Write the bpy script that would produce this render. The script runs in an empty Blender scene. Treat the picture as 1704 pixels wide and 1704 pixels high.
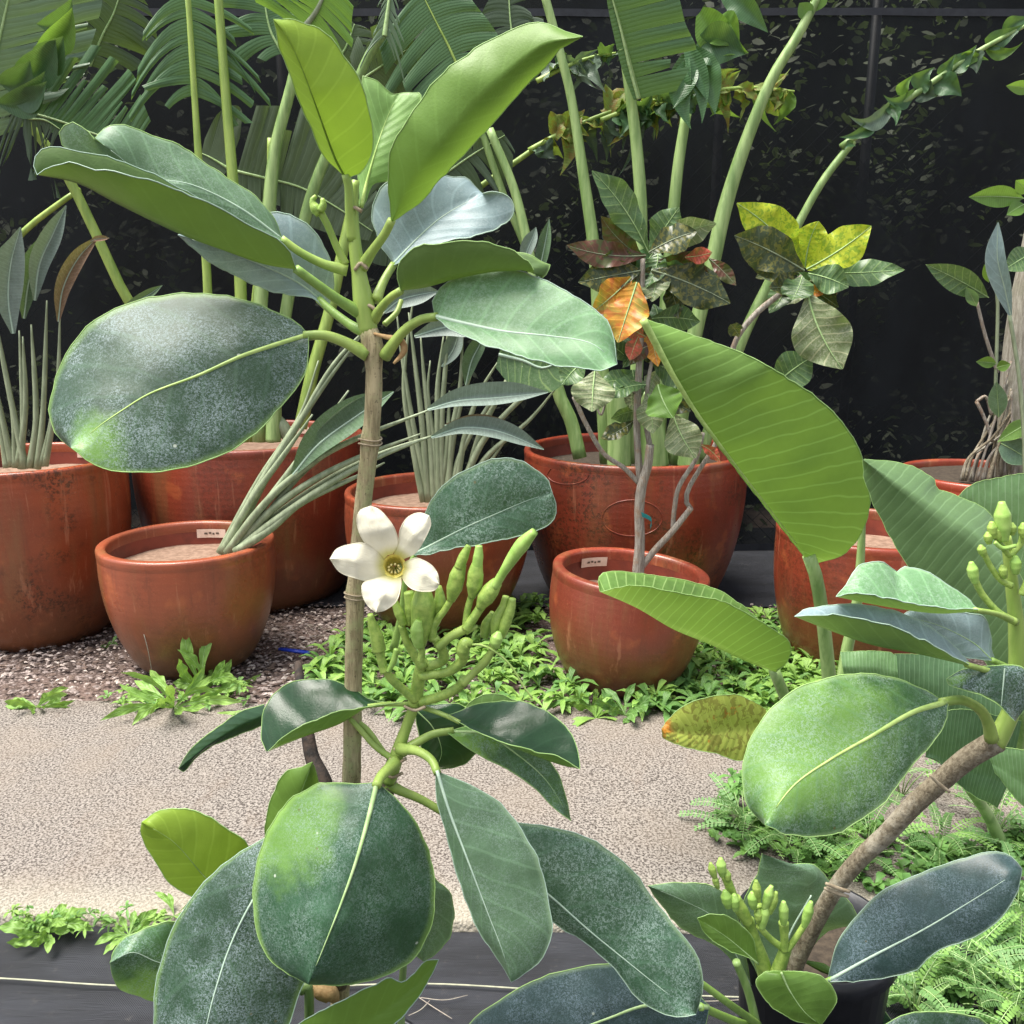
import bpy, math, random
from mathutils import Vector, Matrix, noise
random.seed(7)
R = math.radians
S = bpy.context.scene
COL = S.collection

# ------------------------------------------------------------------ camera, sky, sun, exposure
CAM_H, F, PITCH = 1.3, 1500.0, R(13.2)
cam = bpy.data.cameras.new('camera'); cam.lens = 36*F/1704; cam.sensor_width = 36; cam.clip_end = 500; cam.clip_start = .05
co = bpy.data.objects.new('camera', cam); COL.objects.link(co)
co.location = (0, 0, CAM_H); co.rotation_euler = (math.pi/2-PITCH, 0, 0)
S.camera = co
W = bpy.data.worlds.new('World'); S.world = W; W.use_nodes = True
wn = W.node_tree; wn.nodes.clear()
sky = wn.nodes.new('ShaderNodeTexSky'); sky.sky_type = 'NISHITA'; sky.sun_disc = False
SUN_EL, SUN_AZ = R(70), R(-100)         # azimuth measured from +Y (away from the camera) towards +X
sky.sun_elevation = SUN_EL; sky.sun_rotation = SUN_AZ; sky.dust_density = 3.0; sky.air_density = 1.0; sky.ozone_density = 1.0
bg = wn.nodes.new('ShaderNodeBackground'); bg.inputs[1].default_value = .12
wo = wn.nodes.new('ShaderNodeOutputWorld')
hs = wn.nodes.new('ShaderNodeHueSaturation'); hs.inputs['Saturation'].default_value = .42   # thin bright cloud
wn.links.new(sky.outputs[0], hs.inputs['Color']); wn.links.new(hs.outputs[0], bg.inputs[0]); wn.links.new(bg.outputs[0], wo.inputs[0])
sl = bpy.data.lights.new('sun', 'SUN'); sl.energy = 3.7; sl.angle = R(38); sl.color = (1, .95, .87)
so = bpy.data.objects.new('sun', sl); COL.objects.link(so)
sd = Vector((math.sin(SUN_AZ)*math.cos(SUN_EL), math.cos(SUN_AZ)*math.cos(SUN_EL), math.sin(SUN_EL)))
so.rotation_euler = (-sd).to_track_quat('-Z', 'Y').to_euler(); so.location = sd*8
S.view_settings.view_transform = 'Standard'; S.view_settings.look = 'None'
S.view_settings.gamma = 1; S.view_settings.use_curve_mapping = False; S.view_settings.exposure = 1.27

# ------------------------------------------------------------------ helpers
CAMP = Vector((0, 0, CAM_H))
FW = Vector((0, math.cos(PITCH), -math.sin(PITCH))); UP = Vector((0, math.sin(PITCH), math.cos(PITCH)))
def ray(x, y): return FW + Vector((1, 0, 0))*((x-852)/F) + UP*((852-y)/F)
def P(x, y, d):
    r = ray(x, y); return CAMP + r*(d/r.y)
def G(x, y, z=0):
    r = ray(x, y); return CAMP + r*((z-CAM_H)/r.z)
def toward(p): return (CAMP-p).normalized()
def xy(s): return [tuple(float(c) for c in w.split(',')) for w in s.split()]
def crom(pts, n):
    """n samples along a centripetal-ish Catmull-Rom through pts (Vectors), by chord length"""
    if len(pts) == 1: return [pts[0].copy() for _ in range(n)]
    L = [0]
    for a, b in zip(pts, pts[1:]): L.append(L[-1]+max((b-a).length, 1e-6))
    out = []
    for i in range(n):
        s = L[-1]*i/(n-1); k = 0
        while k < len(pts)-2 and s > L[k+1]: k += 1
        t = (s-L[k])/(L[k+1]-L[k]); t = min(max(t, 0), 1)
        p1, p2 = pts[k], pts[k+1]
        h = L[k+1]-L[k]
        m1 = (p2-pts[k-1])/(L[k+1]-L[k-1]) if k > 0 else (p2-p1)/h
        m2 = (pts[k+2]-p1)/(L[k+2]-L[k]) if k+2 < len(pts) else (p2-p1)/h
        t2, t3 = t*t, t*t*t
        out.append(p1*(2*t3-3*t2+1)+m1*h*(t3-2*t2+t)+p2*(3*t2-2*t3)+m2*h*(t3-t2))
    return out
def rowpts(s, ds, n):
    """pixel polyline + depths spread along it -> n world points"""
    q = [Vector((a, b, 0)) for a, b in (xy(s) if isinstance(s, str) else s)]
    q = crom(q, n); out = []
    if not isinstance(ds, (tuple, list)): ds = (ds,)
    for i, p in enumerate(q):
        t = i/(n-1)*(len(ds)-1); k = min(int(t), len(ds)-2) if len(ds) > 1 else 0
        d = ds[0] if len(ds) == 1 else ds[k]*(1-(t-k))+ds[k+1]*(t-k)
        out.append(P(p.x, p.y, d))
    return out
class MB:
    def __init__(s): s.v = []; s.f = []; s.m = []; s.uv = []
    def vert(s, p): s.v.append(tuple(p)); return len(s.v)-1
    def face(s, idx, mi=0, uv=None):
        s.f.append(tuple(idx)); s.m.append(mi); s.uv.append(uv or [(0.5, 0.5)]*len(idx))
    def grid(s, rows, mi=0, uvs=None, flip=False, closed=False):
        n = len(rows[0]); base = len(s.v)
        for r in rows:
            for p in r: s.v.append(tuple(p))
        nr = len(rows)
        for i in range(nr-1 if not closed else nr):
            i2 = (i+1) % nr
            for j in range(n-1):
                q = [(i, j), (i, j+1), (i2, j+1), (i2, j)]
                if flip: q = q[::-1]
                uv = [uvs(a, b) for a, b in q] if uvs else None
                s.face([base+a*n+b for a, b in q], mi, uv)
    def tube(s, pts, rad, seg=8, mi=0, cap=True):
        pts = [Vector(p) for p in pts]; n = len(pts)
        if not isinstance(rad, (list, tuple)): rad = [rad]*n
        if len(rad) != n: rad = resamp(rad, n)
        T = [(pts[min(i+1, n-1)]-pts[max(i-1, 0)]).normalized() for i in range(n)]
        up = Vector((0, 0, 1)) if abs(T[0].z) < .9 else Vector((1, 0, 0))
        u = T[0].cross(up).normalized(); base = len(s.v)
        for i in range(n):
            u = (u-T[i]*u.dot(T[i]));
            u = u.normalized() if u.length > 1e-6 else T[i].orthogonal().normalized()
            w = T[i].cross(u)
            for k in range(seg):
                a = 2*math.pi*k/seg
                s.v.append(tuple(pts[i]+(u*math.cos(a)+w*math.sin(a))*rad[i]))
        for i in range(n-1):
            for k in range(seg):
                k2 = (k+1) % seg
                s.face([base+i*seg+k, base+i*seg+k2, base+(i+1)*seg+k2, base+(i+1)*seg+k], mi,
                       [(k/seg, i/n), ((k+1)/seg, i/n), ((k+1)/seg, (i+1)/n), (k/seg, (i+1)/n)])
        if cap:
            s.face([base+k for k in range(seg)][::-1], mi); s.face([base+(n-1)*seg+k for k in range(seg)], mi)
    def lathe(s, prof, seg=48, mi=0, c=Vector((0, 0, 0)), wob=None):
        rows = []
        for k in range(seg):
            a = 2*math.pi*k/seg
            rows.append([c+Vector((math.cos(a)*r*(1+(wob(a, z) if wob else 0)), math.sin(a)*r*(1+(wob(a, z) if wob else 0)), z)) for r, z in prof])
        s.grid(rows, mi, lambda i, j: (i/seg, j/len(prof)), closed=True)
    def box(s, c, h, mi=0, M=None):
        b = len(s.v)
        for i in range(8):
            p = Vector(((h[0] if i & 1 else -h[0]), (h[1] if i & 2 else -h[1]), (h[2] if i & 4 else -h[2])))
            if M: p = M @ p
            s.v.append(tuple(Vector(c)+p))
        for q in ((0, 2, 3, 1), (4, 5, 7, 6), (0, 1, 5, 4), (2, 6, 7, 3), (0, 4, 6, 2), (1, 3, 7, 5)): s.face([b+i for i in q], mi)
    def build(s, name, mats, parent=None, smooth=True):
        me = bpy.data.meshes.new(name); me.from_pydata(s.v, [], s.f)
        if not isinstance(mats, (list, tuple)): mats = [mats]
        for m in mats: me.materials.append(m)
        me.polygons.foreach_set('material_index', s.m)
        if smooth: me.polygons.foreach_set('use_smooth', [True]*len(s.f))
        ul = me.uv_layers.new(name='UVMap')
        ul.data.foreach_set('uv', [c for f in s.uv for uv in f for c in uv])
        me.update()
        o = bpy.data.objects.new(name, me); COL.objects.link(o)
        if parent:
            o.parent = parent; o.matrix_parent_inverse = Matrix.Translation(-parent_loc(parent))
        return o
def parent_loc(o):
    v = Vector((0, 0, 0))
    while o: v += o.location; o = o.parent
    return v if v.length else v
def resamp(r, n):
    out = []
    for i in range(n):
        t = i/(n-1)*(len(r)-1); k = min(int(t), len(r)-2); out.append(r[k]*(1-(t-k))+r[k+1]*(t-k))
    return out
def tag(o, label=None, cat=None, group=None, kind=None):
    if label: o['label'] = label
    if cat: o['category'] = cat
    if group: o['group'] = group
    if kind: o['kind'] = kind
    return o
def thing(name, label, cat, loc=(0, 0, 0), group=None):
    o = bpy.data.objects.new(name, None); COL.objects.link(o); o.location = loc; o.empty_display_size = .05
    return tag(o, label, cat, group)

# ------------------------------------------------------------------ materials
def newmat(name):
    m = bpy.data.materials.new(name); m.use_nodes = True; n = m.node_tree; n.nodes.clear(); return m, n
class NT:
    def __init__(s, n): s.n = n
    def node(s, t, **kw):
        a = s.n.nodes.new(t)
        for k, v in kw.items(): setattr(a, k, v)
        return a
    def link(s, a, b): s.n.links.new(a, b)
    def val(s, sock, v):
        if isinstance(v, bpy.types.NodeSocket): s.link(v, sock)
        elif isinstance(v, (tuple, list)): sock.default_value = tuple(v) if len(v) == 4 or len(v) != 3 or sock.type != 'RGBA' else (*v, 1)
        else: sock.default_value = v
    def math(s, op, a, b=0, c=None, clamp=False):
        m = s.node('ShaderNodeMath', operation=op, use_clamp=clamp); s.val(m.inputs[0], a); s.val(m.inputs[1], b)
        if c is not None: s.val(m.inputs[2], c)
        return m.outputs[0]
    def mix(s, f, a, b, mode='MIX'):
        m = s.node('ShaderNodeMix', data_type='RGBA', blend_type=mode); s.val(m.inputs[0], f); s.val(m.inputs[6], a); s.val(m.inputs[7], b); return m.outputs[2]
    def noise(s, vec, sc, det=3, rough=.5, dist=0):
        m = s.node('ShaderNodeTexNoise'); s.link(vec, m.inputs['Vector']); m.inputs['Scale'].default_value = sc
        m.inputs['Detail'].default_value = det; m.inputs['Roughness'].default_value = rough; m.inputs['Distortion'].default_value = dist; return m.outputs[0]
    def ramp(s, v, lo, hi, a=0, b=1):
        m = s.node('ShaderNodeMapRange', interpolation_type='SMOOTHSTEP'); s.val(m.inputs[0], v); m.inputs[1].default_value = lo; m.inputs[2].default_value = hi
        m.inputs[3].default_value = a; m.inputs[4].default_value = b; return m.outputs[0]
    def vor(s, vec, sc, feat='F1'):
        m = s.node('ShaderNodeTexVoronoi', feature=feat); s.link(vec, m.inputs['Vector']); m.inputs['Scale'].default_value = sc; return m
    def bump(s, h, st, dist=.01, nrm=None):
        m = s.node('ShaderNodeBump'); s.val(m.inputs['Height'], h); m.inputs['Strength'].default_value = st; m.inputs['Distance'].default_value = dist
        if nrm: s.link(nrm, m.inputs['Normal'])
        return m.outputs[0]
    def map(s, vec, sc):
        m = s.node('ShaderNodeMapping'); s.link(vec, m.inputs[0]); m.inputs['Scale'].default_value = sc; return m.outputs[0]
    def out(s, sh): o = s.node('ShaderNodeOutputMaterial'); s.link(sh, o.inputs[0])
    def princ(s, col, rough=.5, spec=.5, nrm=None, **kw):
        p = s.node('ShaderNodeBsdfPrincipled'); s.val(p.inputs['Base Color'], col); s.val(p.inputs['Roughness'], rough)
        s.val(p.inputs['Specular IOR Level'], spec)
        if nrm: s.link(nrm, p.inputs['Normal'])
        for k, v in kw.items(): s.val(p.inputs[k], v)
        return p.outputs[0]

def leafmat(name, top, under, bloom_sheen=None, amt=0, patch=None, pamt=0, veins=0, vstr=.3, slant=3, rough=.38, trans=.25, edge=None,
            spots=None, spamt=0, spsc=40, grain=350, brown=None, vcol=None, tcol=None, seed=0, ridge=.3, pz=None):
    m, n = newmat(name); t = NT(n)
    tc = t.node('ShaderNodeTexCoord'); ob = tc.outputs['Object']
    sep = t.node('ShaderNodeSeparateXYZ'); t.link(tc.outputs['UV'], sep.inputs[0]); u, v = sep.outputs[0], sep.outputs[1]
    au = t.math('ABSOLUTE', t.math('SUBTRACT', u, .5))
    inf = t.node('ShaderNodeObjectInfo')
    mp = t.node('ShaderNodeMapping'); t.link(ob, mp.inputs[0]); mp.inputs['Location'].default_value = (seed*3.1, seed*1.7, seed)
    ob = mp.outputs[0]
    big = t.noise(ob, 9, 3, .6); mid = t.noise(ob, 45, 4, .65)
    col = t.mix(t.ramp(mid, .3, .7, 0, .55), top, tuple(c*.58 for c in top))
    if patch:
        col = t.mix(t.math('MULTIPLY', t.ramp(t.noise(ob, 8, 4, .6, .5), .42, .66), pamt), col, patch)
    if pz:
        du = t.math('DIVIDE', t.math('SUBTRACT', u, pz[0]), pz[2]); dv = t.math('DIVIDE', t.math('SUBTRACT', v, pz[1]), pz[3])
        rr_ = t.math('ADD', t.math('ADD', t.math('MULTIPLY', du, du), t.math('MULTIPLY', dv, dv)), t.math('MULTIPLY', t.math('SUBTRACT', t.noise(ob, 30, 5, .7), .5), 2.2))
        col = t.mix(t.ramp(rr_, .1, 1.5, .85, 0), col, (.15, .30, .055))
    if bloom_sheen:  # speckle of waxy bloom, partly sky sheen put into the colour
        fine = t.noise(ob, grain*1.3, 3, .8, 1.0); msk = t.ramp(t.noise(ob, 17, 4, .6), .36, .6)
        fl = t.math('MULTIPLY', t.math('MULTIPLY', t.ramp(fine, .45, .6), t.math('ADD', t.math('MULTIPLY', msk, .8), .2)), amt)
        col = t.mix(fl, col, bloom_sheen)
    h = mid
    if veins:
        ph = t.math('ADD', t.math('MULTIPLY', v, veins*6.283), t.math('MULTIPLY', au, -slant*6.283))
        w = t.math('SINE', t.math('ADD', ph, t.math('MULTIPLY', t.noise(ob, 10, 2), 5.0)))
        vl = t.ramp(w, .86, 1.0)
        col = t.mix(t.math('MULTIPLY', vl, vstr), col, vcol or tuple(min(1, c*1.9+.04) for c in top))
        h = t.math('ADD', t.math('MULTIPLY', mid, .25), t.math('MULTIPLY', w, ridge))
    if spots:
        sp = t.ramp(t.noise(ob, spsc, 3, .6, .8), .5, .56)
        col = t.mix(t.math('MULTIPLY', sp, spamt), col, spots)
    if bloom_sheen:
        vb = t.vor(ob, 38); sep2 = t.node('ShaderNodeSeparateColor'); t.link(vb.outputs['Color'], sep2.inputs[0])
        dot = t.math('MULTIPLY', t.ramp(vb.outputs['Distance'], .05, .09, 1, 0), t.ramp(sep2.outputs[0], .8, .84))
        col = t.mix(t.math('MULTIPLY', dot, .7), col, t.mix(t.ramp(sep2.outputs[1], .4, .6), (.55, .6, .5), (.12, .09, .03)))
    if brown:
        bf = t.math('MAXIMUM', t.ramp(t.noise(ob, 26, 3, .6), .64, .69), t.ramp(t.math('ADD', v, t.math('MULTIPLY', t.noise(ob, 20, 3, .6), .4)), 1.02, 1.1)); col = t.mix(bf, col, brown)
    if edge: col = t.mix(t.math('MULTIPLY', t.ramp(au, .455, .5), .5), col, edge)
    un = t.mix(t.ramp(mid, .3, .75, 0, .3), under, tuple(c*.7 for c in under))
    if brown: un = t.mix(bf, un, brown)
    if veins: un = t.mix(t.math('MULTIPLY', vl, vstr*.8), un, tuple(min(1, c*1.75+.04) for c in under))
    if spots: un = t.mix(t.math('MULTIPLY', sp, spamt*.8), un, spots)
    geo = t.node('ShaderNodeNewGeometry')
    c = t.mix(geo.outputs['Backfacing'], col, un)
    rr = t.math('ADD', t.math('MULTIPLY', big, .25), rough-.1)
    if bloom_sheen: rr = t.math('ADD', rr, t.math('MULTIPLY', fl, .3))
    nrm = t.bump(t.noise(ob, 420, 3, .7), .12, .002, t.bump(h, .3 if veins else .15, .004))
    p = t.princ(c, rr, .36, nrm)
    tr = t.node('ShaderNodeBsdfTranslucent'); t.val(tr.inputs[0], tcol or t.mix(.5, c, (.30, .50, .04)))
    mx = t.node('ShaderNodeMixShader'); mx.inputs[0].default_value = trans; t.link(p, mx.inputs[1]); t.link(tr.outputs[0], mx.inputs[2])
    t.out(mx.outputs[0]); return m
def plain(name, col, col2=None, sc=40, rough=.5, bump=.2, stretch=None, spec=.4, det=4, lo=.35, hi=.65, dist=.004):
    m, n = newmat(name); t = NT(n); tc = t.node('ShaderNodeTexCoord'); v = tc.outputs['Object']
    if stretch: v = t.map(v, stretch)
    ns = t.noise(v, sc, det, .65)
    c = t.mix(t.ramp(ns, lo, hi), col, col2 or tuple(x*.6 for x in col))
    t.out(t.princ(c, rough, spec, t.bump(ns, bump, dist))); return m

BLM = (.44, .54, .57)
LM = {}
LM['bloomy'] = leafmat('leaf_bloom_sheen_dark', (.022, .06, .03), (.10, .17, .055), BLM, .5, pz=(.72, .93, .45, .16), edge=(.2, .34, .08), veins=7, vstr=.28, ridge=.09, rough=.42, trans=.15)
LM['bloomy2'] = leafmat('leaf_bloom_sheen_green', (.05, .13, .045), (.12, .2, .06), (.33, .45, .40), .55, patch=(.22, .42, .05), pamt=.85, edge=(.28, .45, .12), veins=8, vstr=.28, ridge=.09, rough=.32, trans=.2, seed=2)
LM['greengray'] = leafmat('leaf_grey_green', (.11, .20, .11), (.11, .20, .05), (.30, .40, .34), .45, edge=(.35, .5, .3), veins=8, vstr=.24, ridge=.09, rough=.36, trans=.2, seed=1)
LM['mint'] = leafmat('leaf_mint', (.15, .30, .14), (.10, .18, .05), (.36, .5, .38), .45, edge=(.35, .55, .3), veins=8, vstr=.24, ridge=.09, rough=.4, trans=.2, seed=4, grain=220)
LM['blue'] = leafmat('leaf_blue_sheen', (.23, .32, .34), (.11, .2, .06), (.38, .46, .48), .35, edge=(.4, .5, .45), veins=7, vstr=.2, ridge=.08, rough=.34, trans=.15, seed=3)  # blue-grey base colour has the sky's sheen painted in
LM['navy'] = leafmat('leaf_slate_blue', (.03, .06, .06), (.10, .17, .06), (.24, .32, .37), .5, edge=(.25, .36, .2), veins=6, vstr=.1, ridge=.05, rough=.32, trans=.1, seed=5)
LM['gloss'] = leafmat('leaf_glossy_dark', (.018, .055, .022), (.10, .2, .04), None, 0, edge=(.05, .12, .05), veins=8, vstr=.1, ridge=.08, rough=.2, trans=.1)
LM['lime'] = leafmat('leaf_young_lime', (.20, .33, .035), (.24, .37, .035), None, 0, edge=(.36, .54, .1), veins=9, vstr=.2, ridge=.08, rough=.42, trans=.36, seed=6)
LM['under'] = leafmat('leaf_underside_olive', (.085, .155, .04), (.095, .17, .04), None, 0, edge=(.28, .42, .14), veins=8, vstr=.06, ridge=.05, rough=.5, trans=.10, seed=9)
LM['speck'] = leafmat('leaf_speckled', (.045, .11, .06), (.10, .19, .05), (.36, .47, .42), .6, edge=(.32, .46, .24), veins=8, vstr=.25, ridge=.09, rough=.33, trans=.12, seed=11, grain=260)
LM['speckg'] = leafmat('leaf_speckled_green', (.028, .085, .04), (.11, .2, .05), (.30, .40, .36), .5, pz=(.1, .36, .26, .22), edge=(.3, .5, .1), veins=8, vstr=.12, ridge=.06, rough=.34, trans=.15, seed=13)
LM['speckC'] = leafmat('leaf_green_grey_base', (.045, .115, .045), (.11, .2, .05), (.33, .44, .38), .55, edge=(.3, .45, .2), veins=9, vstr=.3, ridge=.09, rough=.32, trans=.18, seed=17, pz=(.35, .62, .55, .42), grain=300)
LM['mid'] = leafmat('leaf_mid_green', (.115, .22, .04), (.135, .25, .04), None, 0, edge=(.3, .48, .12), veins=9, vstr=.12, ridge=.06, rough=.42, trans=.28, seed=7)
LM['pale'] = leafmat('leaf_pale_young', (.24, .42, .13), (.2, .36, .08), None, 0, edge=(.4, .6, .2), veins=12, vstr=.2, ridge=.1, rough=.42, trans=.35)
LM['bigb'] = leafmat('leaf_banana_bright', (.12, .23, .055), (.135, .25, .05), None, 0, veins=24, vstr=.6, slant=.8, rough=.42, trans=.34, edge=(.2, .35, .08), vcol=(.34, .5, .18), ridge=.12)
LM['bigd'] = leafmat('leaf_banana_dull', (.08, .16, .075), (.11, .19, .08), None, 0, veins=24, vstr=.45, slant=.8, rough=.38, trans=.22, vcol=(.22, .33, .2), ridge=.12)
LM['bigp'] = leafmat('leaf_banana_pale', (.18, .33, .14), (.16, .28, .1), None, 0, veins=16, vstr=.6, slant=.8, rough=.4, trans=.3, vcol=(.34, .5, .28), ridge=.12)
LM['yel'] = leafmat('leaf_yellowing', (.38, .44, .07), (.34, .40, .07), None, 0, veins=16, vstr=.25, rough=.5, trans=.3, spots=(.10, .05, .01), spamt=.7, spsc=55, brown=(.42, .16, .02))
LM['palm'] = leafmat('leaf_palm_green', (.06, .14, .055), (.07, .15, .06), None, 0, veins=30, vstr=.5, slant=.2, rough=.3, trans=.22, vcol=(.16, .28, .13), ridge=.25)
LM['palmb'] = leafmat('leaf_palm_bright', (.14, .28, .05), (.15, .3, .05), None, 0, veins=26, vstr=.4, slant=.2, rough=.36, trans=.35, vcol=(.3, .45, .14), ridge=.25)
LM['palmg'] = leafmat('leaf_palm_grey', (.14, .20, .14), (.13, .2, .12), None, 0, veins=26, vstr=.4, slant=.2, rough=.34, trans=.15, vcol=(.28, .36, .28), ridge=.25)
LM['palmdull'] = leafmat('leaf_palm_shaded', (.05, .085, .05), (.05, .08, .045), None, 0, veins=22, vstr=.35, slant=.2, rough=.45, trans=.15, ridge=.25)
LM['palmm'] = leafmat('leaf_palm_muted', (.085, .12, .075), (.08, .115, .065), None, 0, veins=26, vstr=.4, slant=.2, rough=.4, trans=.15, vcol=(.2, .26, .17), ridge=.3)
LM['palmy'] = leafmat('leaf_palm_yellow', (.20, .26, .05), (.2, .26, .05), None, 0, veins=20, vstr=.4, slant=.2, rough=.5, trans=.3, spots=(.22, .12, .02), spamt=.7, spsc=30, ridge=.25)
LM['strel'] = leafmat('leaf_crane_grey', (.16, .21, .18), (.15, .2, .15), (.3, .34, .32), .3, veins=30, vstr=.25, slant=1.2, rough=.42, trans=.1, grain=150, ridge=.1)
LM['streld'] = leafmat('leaf_crane_dark', (.08, .14, .07), (.13, .19, .13), (.22, .28, .24), .3, veins=30, vstr=.2, slant=1.2, rough=.42, trans=.12, grain=150, ridge=.1)
LM['dead'] = leafmat('leaf_dead_brown', (.22, .13, .08), (.2, .12, .08), (.35, .28, .22), .4, veins=20, vstr=.3, rough=.8, trans=.1, grain=90)
LM['cgreen'] = leafmat('croton_green', (.07, .14, .05), (.12, .18, .07), (.28, .34, .2), .25, veins=9, vstr=.5, slant=2, rough=.3, trans=.15, vcol=(.25, .36, .12), grain=90)
LM['cdark'] = leafmat('croton_dark', (.035, .05, .02), (.06, .07, .025), None, 0, veins=9, vstr=.3, slant=2, rough=.3, trans=.1, spots=(.16, .15, .03), spamt=.6, spsc=70)
LM['cbrown'] = leafmat('croton_maroon', (.09, .035, .02), (.10, .05, .03), None, 0, veins=9, vstr=.3, slant=2, rough=.32, trans=.12, spots=(.05, .08, .02), spamt=.7, spsc=45)
LM['cyel'] = leafmat('croton_yellow', (.52, .60, .035), (.42, .52, .04), None, 0, veins=10, vstr=.3, slant=2, rough=.35, trans=.4, spots=(.14, .28, .02), spamt=.7, spsc=80, vcol=(.7, .72, .1))
LM['corange'] = leafmat('croton_orange', (.62, .26, .03), (.5, .3, .05), None, 0, veins=9, vstr=.4, slant=2, rough=.38, trans=.25, patch=(.2, .26, .05), pamt=.9, spots=(.45, .07, .02), spamt=.5, spsc=30)
LM['cred'] = leafmat('croton_red', (.5, .09, .06), (.45, .1, .05), None, 0, veins=9, vstr=.4, slant=2, rough=.4, trans=.2, spots=(.08, .1, .02), spamt=.5, spsc=60)
LM['cpale'] = leafmat('croton_spotted_pale', (.17, .22, .10), (.2, .24, .12), (.42, .44, .3), .6, veins=9, vstr=.6, slant=2, rough=.34, trans=.15, vcol=(.5, .5, .3), grain=120)
LM['weed'] = leafmat('weed_leaf', (.20, .37, .07), (.22, .4, .1), None, 0, veins=6, vstr=.35, rough=.45, trans=.3, vcol=(.3, .45, .15), patch=(.32, .5, .12), pamt=.6)
LM['weedd'] = leafmat('weed_leaf_dark', (.10, .21, .05), (.12, .24, .07), None, 0, veins=6, vstr=.35, rough=.45, trans=.25, patch=(.15, .3, .06), pamt=.7)
LM['feather'] = leafmat('feather_leaf', (.11, .25, .065), (.14, .28, .09), None, 0, rough=.5, trans=.3, patch=(.18, .36, .09), pamt=.8)
LM['hedge'] = leafmat('hedge_leaf', (.22, .27, .17), (.25, .29, .2), None, 0, rough=.5, trans=.25)
MRIB = plain('rib_pale_green', (.38, .52, .24), (.26, .40, .15), 60, .4, .1)
MRIBW = plain('rib_grey_green', (.40, .52, .40), (.34, .46, .36), 60, .4, .1)
MRIBY = plain('rib_yellow_green', (.42, .56, .17), (.30, .44, .11), 60, .4, .1)
MEDGE = plain('leaf_margin', (.30, .46, .16), (.24, .4, .12), 80, .45, .1)
MEDGEB = plain('leaf_margin_blue', (.34, .46, .38), (.28, .4, .3), 80, .45, .1)
MPET = plain('petiole_green', (.25, .40, .09), (.19, .32, .07), 50, .42, .15)
MPETD = plain('petiole_grey', (.27, .32, .20), (.18, .22, .13), 50, .5, .15, stretch=(1, 1, .2))
MPETL = plain('petiole_lime', (.34, .46, .11), (.22, .33, .07), 25, .42, .15, stretch=(1, 1, .15))
MPETG = plain('stalk_green', (.30, .42, .16), (.16, .26, .08), 30, .42, .15, stretch=(1, 1, .12))
MBUD = plain('bud_green', (.33, .46, .10), (.20, .32, .06), 120, .38, .25, det=5)
MBUDL = plain('bud_lime', (.34, .52, .13), (.24, .41, .08), 60, .36, .1)
def barkmat(name, a, b, c, sc=1, st_=.1):
    m, n = newmat(name); t = NT(n); tc = t.node('ShaderNodeTexCoord'); v = tc.outputs['Object']
    st = t.noise(t.map(v, (1, 1, st_)), 160*sc, 5, .7); bl = t.noise(v, 22*sc, 5, .7)
    col = t.mix(t.ramp(st, .38, .62), a, b); col = t.mix(t.ramp(bl, .5, .66), col, c)
    fl = t.noise(v, 300, 2); col = t.mix(t.ramp(fl, .62, .72, 0, .6), col, tuple(x*.35 for x in b))
    t.out(t.princ(col, .75, .25, t.bump(t.math('ADD', st, t.math('MULTIPLY', bl, .6)), .7, .004))); return m
MBARK = barkmat('bark_greenish', (.46, .39, .23), (.24, .20, .11), (.34, .34, .17))
MBARKB = barkmat('bark_brown', (.25, .215, .15), (.13, .105, .07), (.33, .30, .23), 1, .8)
MBARKG = barkmat('bark_grey', (.36, .33, .28), (.2, .17, .14), (.28, .2, .14))
MBARKP = barkmat('bark_pale', (.37, .35, .29), (.2, .18, .14), (.26, .25, .19), .7)
MNODE = plain('bark_ring', (.42, .35, .24), (.28, .22, .14), 90, .8, .3)
MHUSK = plain('dry_husk', (.48, .32, .15), (.32, .19, .08), 60, .8, .4)

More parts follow.
